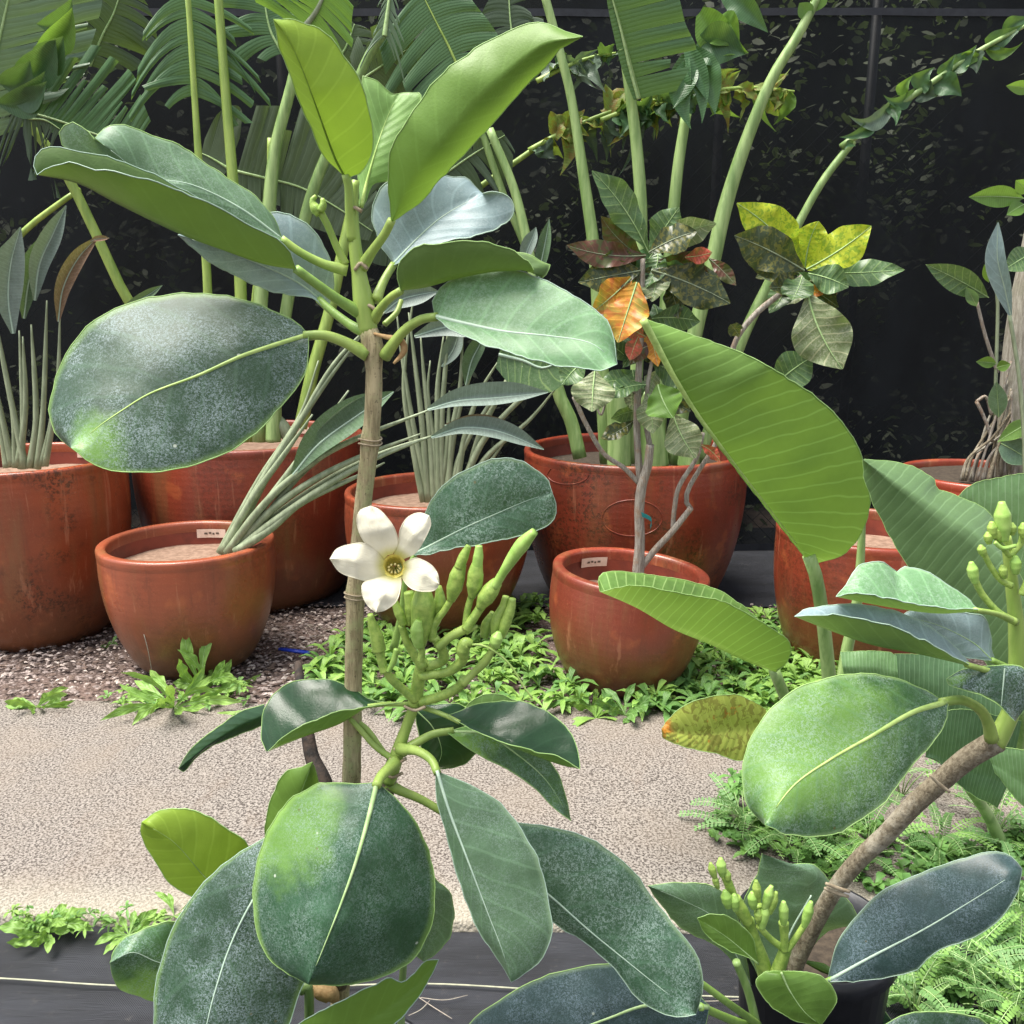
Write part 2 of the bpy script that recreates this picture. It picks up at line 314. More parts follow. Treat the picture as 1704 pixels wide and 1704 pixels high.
def potmat(name, base, seed, stain=.5, olive=.5):
    m, n = newmat(name); t = NT(n); tc = t.node('ShaderNodeTexCoord'); v = tc.outputs['Object']
    mp = t.node('ShaderNodeMapping'); t.link(v, mp.inputs[0]); mp.inputs['Location'].default_value = (seed*2.3, seed, seed*.7); v2 = mp.outputs[0]
    sep = t.node('ShaderNodeSeparateXYZ'); t.link(v, sep.inputs[0]); z = sep.outputs[2]
    streak = t.noise(t.map(v2, (1, 1, .18)), 7, 5, .6); big = t.noise(v2, 3.5, 4, .55); fine = t.noise(v2, 150, 3, .7)
    col = t.mix(t.ramp(big, .35, .65), base, tuple(c*.72 for c in base))
    col = t.mix(t.ramp(streak, .5, .72, 0, olive), col, (.20, .10, .04))
    col = t.mix(t.ramp(t.noise(v2, 9, 3), .58, .68, 0, .4), col, (.44, .12, .04))
    # algae stain on the foot of the pot, soot-like mould specks below the rim
    low = t.ramp(t.math('ADD', z, t.math('MULTIPLY', streak, .3)), .14, .48, 1, 0)
    col = t.mix(t.math('MULTIPLY', low, olive), col, (.10, .065, .03))
    mould = t.math('MULTIPLY', t.ramp(t.noise(v2, 4, 3, .6), .46, .6), t.ramp(t.noise(v2, 60, 5, .8), .48, .56))
    col = t.mix(t.math('MULTIPLY', mould, stain), col, (.05, .018, .008))
    col = t.mix(t.ramp(fine, .55, .75, 0, .25), col, (.42, .17, .08))
    run = t.noise(t.map(v2, (1, 1, .05)), 26, 4, .7); col = t.mix(t.ramp(run, .58, .7, 0, .35), col, (.50, .22, .12)); col = t.mix(t.ramp(run, .42, .3, 0, .4), col, (.14, .04, .02))
    ring = t.math('SINE', t.math('MULTIPLY', z, 260))
    h = t.math('ADD', t.math('MULTIPLY', ring, .12), t.math('ADD', fine, big))
    t.out(t.princ(col, t.ramp(big, .3, .7, .26, .42), .5, t.bump(h, .25, .003), **{'Coat Weight': .12, 'Coat Roughness': .25})); return m
MPOTS = [potmat('glaze_red_%s' % k, c, i*1.37+1, s, o) for i, (k, c, s, o) in enumerate([
    ('a', (.30, .062, .022), .8, .6), ('b', (.26, .047, .022), .4, .6), ('c', (.28, .068, .03), .25, .8),
    ('d', (.26, .054, .023), .45, .6), ('e', (.23, .038, .018), .8, .5), ('f', (.25, .046, .024), .35, .7), ('g', (.26, .046, .021), .45, .6), ('h', (.30, .05, .024), .3, .5)])]
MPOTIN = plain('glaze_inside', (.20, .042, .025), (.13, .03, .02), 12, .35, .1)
MSOIL = plain('potting_soil', (.26, .17, .12), (.17, .105, .07), 40, .85, .5)
MSOILD = plain('potting_soil_dark', (.06, .045, .03), (.03, .022, .015), 60, .9, .6)
MSTICK = plain('sticker_paper', (.72, .55, .44), (.62, .46, .36), 30, .7, .05)
MINK = plain('sticker_ink', (.12, .08, .06), (.1, .07, .05), 30, .7, 0)
MBLACK = plain('black_plastic', (.012, .013, .016), (.018, .019, .024), 40, .4, .1)
MPETAL = None
def petalmat():
    m, n = newmat('petal_cream'); t = NT(n); tc = t.node('ShaderNodeTexCoord')
    sep = t.node('ShaderNodeSeparateXYZ'); t.link(tc.outputs['UV'], sep.inputs[0])
    ns = t.noise(t.map(tc.outputs['UV'], (8, 1.5, 1)), 5, 3)
    c = t.mix(t.ramp(sep.outputs[1], 0, .22, 1, 0), (.86, .82, .65), (.55, .52, .14))
    c = t.mix(t.ramp(ns, .4, .8, 0, .3), c, (.78, .74, .52))
    p = t.princ(c, .5, .4, t.bump(ns, .25, .004)); tr = t.node('ShaderNodeBsdfTranslucent'); t.val(tr.inputs[0], c)
    mx = t.node('ShaderNodeMixShader'); mx.inputs[0].default_value = .22; t.link(p, mx.inputs[1]); t.link(tr.outputs[0], mx.inputs[2]); t.out(mx.outputs[0]); return m
MPETAL = petalmat()
MTHROAT = plain('flower_throat', (.68, .60, .14), (.58, .5, .1), 200, .6, .2)
MSTAMEN = plain('flower_stamen', (.75, .66, .3), (.65, .55, .2), 200, .6, .2)

# ------------------------------------------------------------------ setting
def sheet(name, pts, z, mat, n=1):
    b = MB(); b.v = [(x, y, z) for x, y in pts]; b.face(range(len(pts))); o = b.build(name, mat, smooth=False); return tag(o, kind='structure')
m, n_ = newmat('ground_soil'); t = NT(n_); tc = t.node('ShaderNodeTexCoord'); v = tc.outputs['Object']
c = t.mix(t.ramp(t.noise(v, 12, 5), .35, .65), (.17, .13, .105), (.10, .075, .06)); t.out(t.princ(c, .9, .2, t.bump(t.noise(v, 60, 4), .5, .01))); MGROUND = m
m, n_ = newmat('mulch_gravel'); t = NT(n_); tc = t.node('ShaderNodeTexCoord'); v = tc.outputs['Object']
vo = t.vor(v, 75); c = t.mix(t.ramp(vo.outputs[0], .1, .6), (.30, .24, .22), (.07, .052, .045)); c = t.mix(t.ramp(t.noise(v, 6, 3), .4, .65), c, (.14, .10, .085))
t.out(t.princ(c, .9, .2, t.bump(vo.outputs[0], .8, .012))); MMULCH = m
m, n_ = newmat('aggregate_concrete'); t = NT(n_); tc = t.node('ShaderNodeTexCoord'); v = tc.outputs['Object']
vo = t.vor(v, 120); sp = t.noise(v, 155, 4, .75); big = t.noise(v, 2.2, 4, .6)
c = t.mix(t.ramp(sp, .46, .56), (.25, .225, .20), (.05, .041, .036))
c = t.mix(t.ramp(vo.outputs[0], .1, .42, .55, 0), c, (.31, .28, .25))
c = t.mix(t.ramp(big, .42, .62, 0, .32), c, (.22, .18, .14))
sep = t.node('ShaderNodeSeparateXYZ'); t.link(v, sep.inputs[0])
c = t.mix(t.ramp(t.noise(t.map(v, (1, .4, 1)), 8, 5, .7), .56, .72, 0, .28), c, (.16, .12, .09))
c = t.mix(t.math('MULTIPLY', t.ramp(sep.outputs[1], 1.66, 1.85, 1, 0), .35), c, (.5, .47, .36))
t.out(t.princ(c, .85, .25, t.bump(t.math('ADD', sp, t.math('MULTIPLY', vo.outputs[0], -1)), .6, .006))); MPATH = m
m, n_ = newmat('woven_ground_fabric'); t = NT(n_); tc = t.node('ShaderNodeTexCoord'); v = tc.outputs['Object']
w1 = t.math('SINE', t.math('MULTIPLY', t.noise(v, 4, 2), 0)); sx = t.node('ShaderNodeSeparateXYZ'); t.link(v, sx.inputs[0])
wv = t.math('MULTIPLY', t.math('SINE', t.math('MULTIPLY', sx.outputs[0], 1500)), t.math('SINE', t.math('MULTIPLY', sx.outputs[1], 1500)))
fo = t.noise(t.map(v, (1, 3, 1)), 3.5, 4, .6)
c = t.mix(t.ramp(fo, .35, .65), (.005, .006, .009), (.020, .022, .029)); c = t.mix(t.ramp(wv, -.2, .8, 0, .5), c, (.035, .037, .046))
c = t.mix(t.ramp(t.noise(v, 40, 5, .7), .58, .7, 0, .5), c, (.075, .07, .065))
t.out(t.princ(c, .62, .5, t.bump(t.math('ADD', t.math('ADD', fo, t.noise(t.map(v, (1, 6, 1)), 14, 4, .7)), t.math('MULTIPLY', wv, .08)), .7, .02))); MFAB = m

sheet('ground', [(-150, -60), (150, -60), (150, 300), (-150, 300)], -.03, MGROUND)
def wavy(name, x0, x1, y0, y1, nx, ny, mat, zf):
    b = MB(); rows = [[Vector((x0+(x1-x0)*i/nx, y0+(y1-y0)*j/ny, 0)) for j in range(ny+1)] for i in range(nx+1)]
    for r in rows:
        for p in r: p.z = zf(p.x, p.y)
    b.grid(rows, 0, lambda i, j: (i/nx, j/ny)); return tag(b.build(name, mat), kind='structure')
wavy('ground_fabric', -4, 4, -1.2, 1.68, 90, 40, MFAB, lambda x, y: -.006+.007*noise.noise(Vector((x*2.2, y*7, 0)))+.003*noise.noise(Vector((x*9, y*14, 3))))
wavy('gravel_bed', -4.5, 4.5, 2.55, 3.72, 120, 24, MMULCH, lambda x, y: .0+.010*noise.noise(Vector((x*3, y*3, 5)))+.004*noise.noise(Vector((x*20, y*20, 5))))
wavy('ground_fabric_strip', -4.5, 4.5, 3.70, 5.1, 60, 14, MFAB, lambda x, y: .012+.006*noise.noise(Vector((x*3, y*6, 9))))
# path slab with chipped edges
b = MB(); nx = 160
def edge_far(x): return 2.70-.035*x+.006*noise.noise(Vector((x*14, 0, 1)))
def edge_near(x): return 1.66-.02*x+.006*noise.noise(Vector((x*14, 0, 7)))
rows = []
for i in range(nx+1):
    x = -4.5+9*i/nx; a, e = edge_near(x), edge_far(x)
    rows.append([Vector((x, a, -.03)), Vector((x, a, .012)), Vector((x, a+.008, .02))]+[Vector((x, a+(e-a)*k/8, .02+.002*noise.noise(Vector((x*2, k, 0))))) for k in range(1, 8)]+[Vector((x, e-.008, .02)), Vector((x, e, .012)), Vector((x, e, -.03))])
b.grid(rows, 0); tag(b.build('path', MPATH), kind='structure')
# loose mulch chips and stones on the gravel bed
cols = [plain('chip_grey', (.28, .23, .21), (.20, .16, .145), 30, .85, .2), plain('chip_brown', (.15, .105, .085), (.09, .065, .05), 30, .9, .2), plain('chip_pale', (.46, .40, .36), (.38, .32, .28), 30, .8, .2)]
b = MB()
for i in range(13000):
    x = random.uniform(-2.6, 2.4); y = random.uniform(2.66, 3.75)
    if x > -.1 and random.random() < .75: continue
    s = random.uniform(.0035, .011); a = random.uniform(0, 6.28); M = Matrix.Rotation(a, 3, 'Z') @ Matrix.Rotation(random.uniform(-.5, .5), 3, 'X')
    cen = Vector((x, y, .012+s*.3)); q = [cen+M @ Vector(w) for w in ((s*1.5, 0, 0), (0, s*.8, 0), (-s*1.4, 0, 0), (0, -s*.7, 0), (0, 0, s*.5), (0, 0, -s*.5))]
    k0 = len(b.v); b.v += [tuple(w) for w in q]; mi = random.choice((0, 0, 1, 1, 2))
    for f in ((0, 1, 4), (1, 2, 4), (2, 3, 4), (3, 0, 4), (1, 0, 5), (2, 1, 5), (3, 2, 5), (0, 3, 5)): b.face([k0+w for w in f], mi)
tag(b.build('loose_gravel', cols, smooth=False), 'loose grey and brown stone and bark chips around the feet of the pots', 'gravel', kind='stuff')
# thin cords lying over the fabric
MCORD = plain('cord', (.36, .36, .26), (.26, .27, .2), 80, .8, .1)
b = MB(); b.tube([G(x, y, .004) for x, y in crom2] if False else crom([G(x, y, .004) for x, y in ((-250, 1618), (0, 1628), (190, 1640), (420, 1646), (700, 1637), (950, 1650), (1250, 1660), (1500, 1668), (1900, 1690))], 60), .0018, 5)
tag(b.build('seam_cord', MCORD), 'thin pale cord lying across the black ground fabric in front', 'cord')
MTWIG = plain('dry_twig', (.4, .37, .3), (.28, .24, .2), 80, .8, .1)
b = MB()
for pts in (((690, 1655), (720, 1675), (752, 1695)), ((700, 1660), (740, 1664), (778, 1656)), ((680, 1690), (700, 1680), (715, 1665)), ((1030, 1664), (1180, 1666), (1260, 1662))):
    b.tube(crom([G(x, y, .004) for x, y in pts], 10), .0008, 4)
tag(b.build('dry_stalks', MTWIG), 'fine dry grass stalks on the black fabric below the round leaf', 'dry stalk')

# ------------------------------------------------------------------ shade cloth fence and the hedge behind it
m, n_ = newmat('shade_cloth'); t = NT(n_); tc = t.node('ShaderNodeTexCoord'); v = tc.outputs['Object']
fo = t.noise(t.map(v, (1, 1, .4)), 3, 4, .6)
p = t.princ(t.mix(t.ramp(fo, .3, .7), (.002, .003, .004), (.006, .008, .010)), .6, .15, t.bump(fo, .4, .02))
trn = t.node('ShaderNodeBsdfTransparent'); mx = t.node('ShaderNodeMixShader')
t.val(mx.inputs[0], t.math('MULTIPLY', t.ramp(t.noise(v, 1.7, 2), .38, .6, .15, 1.0), .24)); t.link(p, mx.inputs[1]); t.link(trn.outputs[0], mx.inputs[2]); t.out(mx.outputs[0]); MCLOTH = m
FY = 4.6
def clothy(x, z): return FY+.018*noise.noise(Vector((x*1.5, 0, z*.5)))+.012*math.sin(x*5+z)*max(0, 1-z)+.006*noise.noise(Vector((x*6, 2, z*2)))
fence = thing('shade_cloth_fence', 'tall black shade cloth screen stretched behind all the potted plants', 'fence', (0, FY, 0))
b = MB(); rows = []
for i in range(121):
    x = -4.5+9*i/120; rows.append([Vector((x, clothy(x, z), z)) for z in [k*3.3/40 for k in range(41)]])
b.grid(rows, 0); b.build('cloth', MCLOTH, fence)
MHEM = plain('cloth_hem', (.006, .007, .011), (.013, .015, .02), 20, .5, .2)
for z, h in ((2.60, .016), (.03, .02)):
    b = MB(); rows = [[Vector((-4.5+9*i/120, clothy(-4.5+9*i/120, z)-.006, z+k*h+.01*noise.noise(Vector((i*.05, 3, z))))) for k in (-1, 0, 1)] for i in range(121)]; b.grid(rows, 0); b.build('hem', MHEM, fence)
MPOST = plain('post_steel', (.03, .033, .04), (.02, .022, .026), 20, .5, .1)
for x in (-3.0, -1.1, 1.0, 1.72, 3.2):
    b = MB(); b.tube([Vector((x, FY+.07, 0)), Vector((x, FY+.07, 3.2))], .024, 12); b.build('post', MPOST, fence)
b = MB()          # chain link wires behind the cloth
for k in range(-60, 120):
    x0 = -4.5+k*.085
    for sgn in (1, -1):
        a = Vector((x0 if sgn > 0 else x0+2.2, FY+.045, 0)); e = Vector((x0+2.2 if sgn > 0 else x0, FY+.045, 2.2)); b.tube([a, e], .0016, 3, cap=False)
tag(b.build('chain_link_wire', MPOST, fence), kind='stuff')
b = MB()
for i in range(24000):
    x = random.uniform(-4.4, 4.4); y = random.uniform(4.8, 5.5); z = random.uniform(.0, 3.6)
    dens = noise.noise(Vector((x*1.3, 7, z*1.3)))
    if random.random() > .45+dens*1.7: continue
    s = random.uniform(.012, .042); M = Matrix.Rotation(random.uniform(0, 6.28), 3, 'Z') @ Matrix.Rotation(random.uniform(-1.2, 1.2), 3, 'X') @ Matrix.Rotation(random.uniform(-1, 1), 3, 'Y')
    c0 = Vector((x, y, z)); k0 = len(b.v)
    b.v += [tuple(c0+M @ Vector(w)) for w in ((-s, 0, 0), (-s*.5, s*.45, .1*s), (s*.3, s*.4, .05*s), (s, 0, 0), (s*.3, -s*.4, .05*s), (-s*.5, -s*.45, .1*s))]; b.face([k0+w for w in range(6)], 0)
tag(b.build('hedge_foliage', LM['hedge']), 'dim hedge foliage glimpsed through the black shade cloth', 'hedge', kind='stuff')
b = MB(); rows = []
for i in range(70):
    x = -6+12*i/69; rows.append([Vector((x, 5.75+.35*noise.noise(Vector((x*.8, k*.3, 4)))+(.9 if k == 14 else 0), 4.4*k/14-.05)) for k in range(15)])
b.grid(rows); tag(b.build('hedge_backing', plain('hedge_shade', (.018, .024, .014), (.006, .008, .006), 9, .9, .6)), 'added dark backing sheet behind the hedge foliage, closing the bright gaps', 'hedge', kind='stuff')  # added dark sheet, blocks the bright sky between the hedge leaves

# ------------------------------------------------------------------ pots
def pot(cx, rimy, rpx, d, label, mat, soilz=-.06, base=.62, lean=0, sticker=None, belly=.02, soil=None, foot=None, thick=.022):
    c = P(cx, rimy, d); H = c.z; r = rpx/F*d/math.cos(0); rt = thing('glazed_pot', label, 'plant pot', (c.x, d, 0), 'red glazed pots along the shade cloth')
    rb = r*base; prof = []
    for k in range(15):
        t_ = k/14; rr = rb+(r-rb)*(math.sin(t_*math.pi/2)**.62); rr += belly*math.sin(t_*math.pi)*r; prof.append((rr, t_*(H-.035)))
    out = [(0, 0), (rb*.9, 0)]+prof
    wob = lambda a, z: .006*math.sin(a*2+cx)+.004*math.sin(a*3+z*4)
    b = MB(); b.lathe(out, 64, 0, wob=wob); b.build('pot_wall', mat, rt)
    ro = prof[-1][0]; b = MB(); tk = thick
    b.lathe([(ro, H-.0355), (ro+.0015, H-.024), (ro+.002, H-.010), (ro, H-.003), (ro-.005, H), (ro-tk+.004, H+.001), (ro-tk-.003, H-.004), (ro-tk-.005, H-.012), (ro-tk-.004, H-.04)], 64, 0, wob=wob); b.build('rim', mat, rt)
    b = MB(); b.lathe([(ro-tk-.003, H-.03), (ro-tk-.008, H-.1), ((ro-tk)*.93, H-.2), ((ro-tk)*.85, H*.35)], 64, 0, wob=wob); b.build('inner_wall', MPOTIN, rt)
    b = MB(); rows = []
    rs = (ro-tk)*.985
    for k in range(40):
        a = 2*math.pi*k/40; rows.append([Vector((math.cos(a)*rs*q, math.sin(a)*rs*q, H+soilz+.006*noise.noise(Vector((math.cos(a)*q*4, math.sin(a)*q*4, cx))))) for q in (0, .25, .5, .75, 1)])
    b.grid(rows, 0, closed=True, flip=True); b.build('soil', soil or MSOIL, rt)
    if sticker is not None:
        a = sticker; b = MB(); rs = ro-tk-.010; rows = []
        w, h = .056, .034
        for i in range(7):
            aa = a+(i-3)/3*w/rs; rows.append([Vector((math.cos(aa)*rs, math.sin(aa)*rs, H-.028-h+k*h)) for k in range(2)])
        b.grid(rows); st = b.build('sticker', MSTICK, rt)
        b = MB()
        for q, (o1, o2, zz) in enumerate(((-.5, -.28, 0), (-.2, -.02, .15), (.06, .2, -.1), (.3, .52, .05))):
            rows = []
            for i in range(3):
                aa = a-(o1+(o2-o1)*i/2)*w/rs; rows.append([Vector((math.cos(aa)*(rs-.0015), math.sin(aa)*(rs-.0015), H-.028-h*.5+(zz+s)*h*.35)) for s in (-.3, .3)])
            b.grid(rows)
        b.build('printed_marks', MINK, st)
    if lean: rt.rotation_euler = (0, lean, 0)
    for o in rt.children_recursive: pass
    return rt, Vector((c.x, d, H+soilz))
_mb_build = MB.build
def build_local(s, name, mats, parent=None, smooth=True):     # pots are modelled round their own base
    o = _mb_build(s, name, mats, None, smooth); o.parent = parent; return o
MB.build = build_local
POT = {}
POT['left'] = pot(34, 760, 165, 3.45, 'large rust-red glazed pot with mouldy speckled side at the left edge, holding grey crane leaves', MPOTS[0], -.09, .66, sticker=R(72))
POT['backleft'] = pot(416, 722, 186, 3.98, 'wide red pot behind the small front pot, holding the tall green palm stalks', MPOTS[1], -.08, .74, sticker=R(76))
POT['frontleft'] = pot(311, 898, 145, 3.12, 'small terracotta-coloured pot with sand-coloured soil and a cream sticker, stems leaning out to the right', MPOTS[2], -.088, .56, sticker=R(90), thick=.028)
POT['mid'] = pot(728, 812, 156, 3.55, 'red glazed pot partly hidden behind the white flower and its buds', MPOTS[3], -.09, .52, belly=.05)
POT['backright'] = pot(1056, 745, 185, 3.90, 'widest dark red pot with mould patches and a moulded oval, behind the croton', MPOTS[4], -.09, .70, soil=MSOILD)
POT['frontright'] = pot(1034, 945, 135, 2.96, 'small dark red pot with brown soil and a sticker, holding the croton trunk', MPOTS[5], -.115, .62, lean=R(4.5), sticker=R(118), belly=.04, thick=.03)
POT['right'] = pot(1444, 876, 152, 3.15, 'red glazed pot behind the big banana-like leaf stalks at the right', MPOTS[6], -.10, .70)
POT['farright'] = pot(1642, 786, 138, 3.80, 'dark red pot holding the pale-barked tree at the right edge', MPOTS[7], -.03, .66, soil=MSOILD)
def moulded_ring(key, px, py, a_, b_):
    rt, pos = POT[key]; c = Vector((pos.x, pos.y, 0)); pw = [o for o in rt.children if o.name.startswith('pot_wall')][0]; prof = sorted({(round(v.co.z, 4), ) for v in pw.data.vertices})
    import mathutils
    bv = mathutils.bvhtree.BVHTree.FromPolygons([v.co.copy()+c for v in pw.data.vertices], [tuple(p.vertices) for p in pw.data.polygons]); pts = []
    for k in range(41):
        t_ = 2*math.pi*k/40; r = ray(px+a_*math.cos(t_), py+b_*math.sin(t_)).normalized(); h = bv.ray_cast(CAMP, r)
        if h[0]: pts.append(h[0]-c-r*.0005)
    b = MB(); b.tube(pts, .0022, 6, cap=False); b.build('moulded_ring', pw.data.materials[0], rt)
moulded_ring('backright', 1052, 862, 50, 30); moulded_ring('backright', 945, 790, 34, 16)
def nursery_pot(x, y, r, h, label):
    rt = thing('nursery_pot', label, 'plant pot', (x, y, 0), 'black plastic nursery pots')
    b = MB(); b.lathe([(0, .001), (r*.8, .001), (r*.97, h-.03), (r*.97, h-.03)], 40); b.build('pot_wall', MBLACK, rt)
    b = MB(); b.lathe([(r*.97, h-.032), (r*1.03, h-.03), (r*1.03, h), (r*.98, h), (r*.95, h-.06)], 40); b.build('rim', MBLACK, rt)
    b = MB(); b.lathe([(r*.95, h-.04), (r*.5, h-.035), (0, h-.035)], 30); b.build('soil', MSOILD, rt)
MB.build = _mb_build
def build_world(s, name, mats, parent=None, smooth=True):     # plants: vertices given in world space, parent only translated
    o = _mb_build(s, name, mats, None, smooth)
    if parent:
        o.parent = parent; off = parent_loc(parent)
        me = o.data
        if parent.type == 'EMPTY' and off.length > 0: me.transform(Matrix.Translation(-off))
        elif off.length > 0 and parent.type != 'EMPTY':
            me.transform(Matrix.Translation(-off))
    return o
MB.build = build_world
MB_l = MB.build
def local_ctx(f, *a, **k):
    MB.build = build_local; r = f(*a, **k); MB.build = build_world; return r
pc = P(1352, 1600, 1.24)
local_ctx(nursery_pot, pc.x, 1.24, .122, .335, 'black plastic nursery pot under the diagonal woody branch at lower right')
q0 = P(566, 1680, 1.02)
local_ctx(nursery_pot, q0.x, 1.02, .13, .26, 'black plastic nursery pot at the foot of the flowering shrub, below the picture')
def disp(p, s=1.0):
    return noise.noise(p*14)*.006*s+noise.noise(p*38)*.0022*s

# ------------------------------------------------------------------ leaf builders
LASTLEAF = [None]
def leaf(parent, rows, mat, see='top', rib=True, ribmat=None, edgemat=None, ribw=.0028, pet=None, petr=.0045, petmat=None, n=34, m=7, bulge=.07, label=None, bead=.0007, wav=1.0, name='leaf', fold=.0):
    """rows: [(pixel polyline, depths), ...] from one margin to the other; with 3 rows the middle one is the midrib"""
    rw = [rowpts(s, d, n) for s, d in rows]; k = len(rw); full = []; us = []
    for i in range(k-1):
        for j in range(m+(1 if i == k-2 else 0)):
            s = j/m; r = []
            for q in range(n):
                a, c = rw[i][q], rw[i+1][q]; w = (c-a).length
                p = a.lerp(c, s); p += toward(p)*(bulge*w*4*s*(1-s))
                r.append(p)
            full.append(r)
            g = (i+s)/(k-1); us.append(g if k > 2 else .5+g*.5)
    for r in (full[0], full[-1]):
        for q, p in enumerate(r):
            if 1 < q < n-2: r[q] = p+Vector((noise.noise(p*55), 0, noise.noise(p*55+Vector((9, 9, 9)))))*.0024*min(1, wav)+Vector((0, 0, noise.noise(p*160)))*.0012*min(1, wav)
    # gentle unevenness of the blade
    for a, r in enumerate(full):
        for q, p in enumerate(r):
            e = math.sin(math.pi*q/(n-1))
            r[q] = p+toward(p)*disp(p, wav*e)
    i0 = max(1, m//2); q0 = n//2
    nr = (full[i0][q0+1]-full[i0][q0]).cross(full[i0+1][q0]-full[i0][q0])
    facing = nr.dot(toward(full[i0][q0])) > 0        # grid face winding: (q+1) x (next row)
    flip = (facing != (see == 'top'))
    b = MB(); b.grid(full, 0, lambda i, j: (us[i], j/(n-1)), flip=flip)
    if bead:
        for r in (full[0], full[-1]): b.tube(r, [bead*.6, bead, bead, bead*.6], 5, 1, cap=False)
    o = b.build(name, [mat, edgemat or MEDGE], parent); LASTLEAF[0] = o
    if label: o['label'] = label
    if rib:
        mid = full[m] if k == 3 else (full[0] if rib != 'last' else full[-1])
        mb = MB(); L = int(n*.93); ribw *= .8; rr_ = resamp([ribw, ribw*.75, ribw*.5, ribw*.3, ribw*.12], L); pts = [p-toward(p)*(rr_[i]*.45) for i, p in enumerate(mid[:L])]
        mb.tube(pts, rr_, 8); mb.build('midrib', ribmat or MRIB, o)
    if pet:
        pts = rowpts(pet[0], pet[1], 14); mb = MB(); mb.tube(pts, [petr*.85, petr*.9, petr, petr*1.35], 10); mb.build('petiole', petmat or MPET, o)
    return o
def simple(parent, base, tip, w, mat, bend=0, roll=0, sag=0, name='leaf', ribmat=None, prof=(0, .55, .9, 1, .85, .5, 0), n=14, m=3, label=None, rib=True, wave=0, ruff=0, fold=.15, petr=0, ribr=None):
    """leaf from a base point to a tip point (world), half width w; bend = sideways bow, sag = hang, roll about the midrib"""
    base = Vector(base); tip = Vector(tip); ax = tip-base; L = ax.length; T = ax.normalized()
    sd_ = T.cross(toward(base))
    if sd_.length < .05: sd_ = T.orthogonal()
    sd_.normalize(); nn = sd_.cross(T).normalized()
    if nn.dot(toward(base)) < 0: nn = -nn
    Mx = Matrix.Rotation(roll, 3, T); s2 = Mx @ sd_; n2 = Mx @ nn
    rows = []
    ph = random.uniform(0, 6)
    for j in range(-m, m+1):
        r = []
        for i in range(n):
            t_ = i/(n-1); wd = w*resv(prof, t_); u = j/m
            p = base.lerp(tip, t_)+sd_*bend*L*4*t_*(1-t_)+Vector((0, 0, 1))*(-sag)*L*(t_*t_-t_)+s2*wd*u+n2*(wd*fold*abs(u)+wave*wd*math.sin(t_*9+ph)*u*u+ruff*wd*math.sin(t_*24+ph+u)*abs(u)**2)
            r.append(p)
        rows.append(r)
    b = MB(); nr = (rows[0][n//2+1]-rows[0][n//2]).cross(rows[1][n//2]-rows[0][n//2]) if n > 2 else nn
    b.grid(rows, 0, lambda i, j: (i/(2*m), j/(n-1)), flip=nr.dot(n2) < 0)
    if rib:
        rr = ribr or w*.045; b.tube([p+n2*rr*.4 for p in rows[m]], [rr, rr*.7, rr*.2], 5, 1, cap=False)
    o = b.build(name, [mat, ribmat or MRIB], parent)
    if label: o['label'] = label
    return o
def resv(prof, t):
    k = t*(len(prof)-1); i = min(int(k), len(prof)-2); f = k-i; f = f*f*(3-2*f) if False else f
    a, b_ = prof[i], prof[i+1]; p0 = prof[i-1] if i > 0 else 2*a-b_; p3 = prof[i+2] if i+2 < len(prof) else 2*b_-a
    return max(0, a+.5*f*(b_-p0+f*(2*p0-5*a+4*b_-p3+f*(3*(a-b_)+p3-p0))))
def banana(parent, mid, d, wl, wr, mat, seg=9, nar=(.25, .6), torn=.5, droop=.2, rl=0, rr=0, slant=.35, prof=(.55, .95, 1, .8, .25), ribr=.006, ribmat=None, name='leaf', label=None, curl=0, n=60, gap=.15):
    pts = rowpts(mid, d, n); b = MB(); b.tube([p+toward(p)*.002 for p in pts], [ribr, ribr*.7, ribr*.3], 7, 1)
    scale = (sum(d)/len(d) if isinstance(d, (tuple, list)) else d)/F
    for side, w, roll in ((-1, wl, rl), (1, wr, rr)):
        if not w: continue
        w *= scale; t0 = 0.0
        while t0 < .995:
            t1 = min(1, t0+random.uniform(.6, 1.4)/seg); rows = []; tj = random.random() < torn; narrow = random.uniform(*nar) if tj else 0
            dr = droop*random.uniform(.6, 1.5) if tj else droop; ln = random.uniform(.6, 1.12) if tj else 1; jt = random.uniform(-.5, .5)*droop if tj else 0; cz = random.uniform(-.25, .25) if tj else 0
            kk = 5; na = 6
            tm = (t0+t1)/2
            for i in range(kk+1):
                r = []; f = i/kk
                for j in range(na+1):
                    s = j/na; tt = t0+(t1-t0)*f; tt = tt+(tm-tt)*(narrow*s*s+gap*s*(1 if tj else .15))
                    x = tt*(n-1); a = min(int(x), n-2); p = pts[a].lerp(pts[a+1], x-a); T = (pts[min(a+2, n-1)]-pts[max(a-1, 0)]).normalized()
                    V = toward(p); sv = (T.cross(V)).normalized()*side; nv = V
                    ww = w*resv(prof, tt)*ln
                    q = p+(sv*math.cos(roll)+nv*math.sin(roll))*ww*s+T*ww*(slant*s+jt*s*s)+nv*(ww*.04*math.sin(f*math.pi)*s+cz*ww*s*s)+Vector((0, 0, -1))*ww*dr*s*s+nv*(-curl*ww*s*s)
                    r.append(q)
                rows.append(r)
            b.grid(rows, 0, lambda i, j, t0=t0, t1=t1: (.5+side*.5*j/6, t0+(t1-t0)*i/5), flip=side > 0)
            t0 = t1
    o = b.build(name, [mat, ribmat or MRIB], parent); LASTLEAF[0] = o
    if label: o['label'] = label
    return o
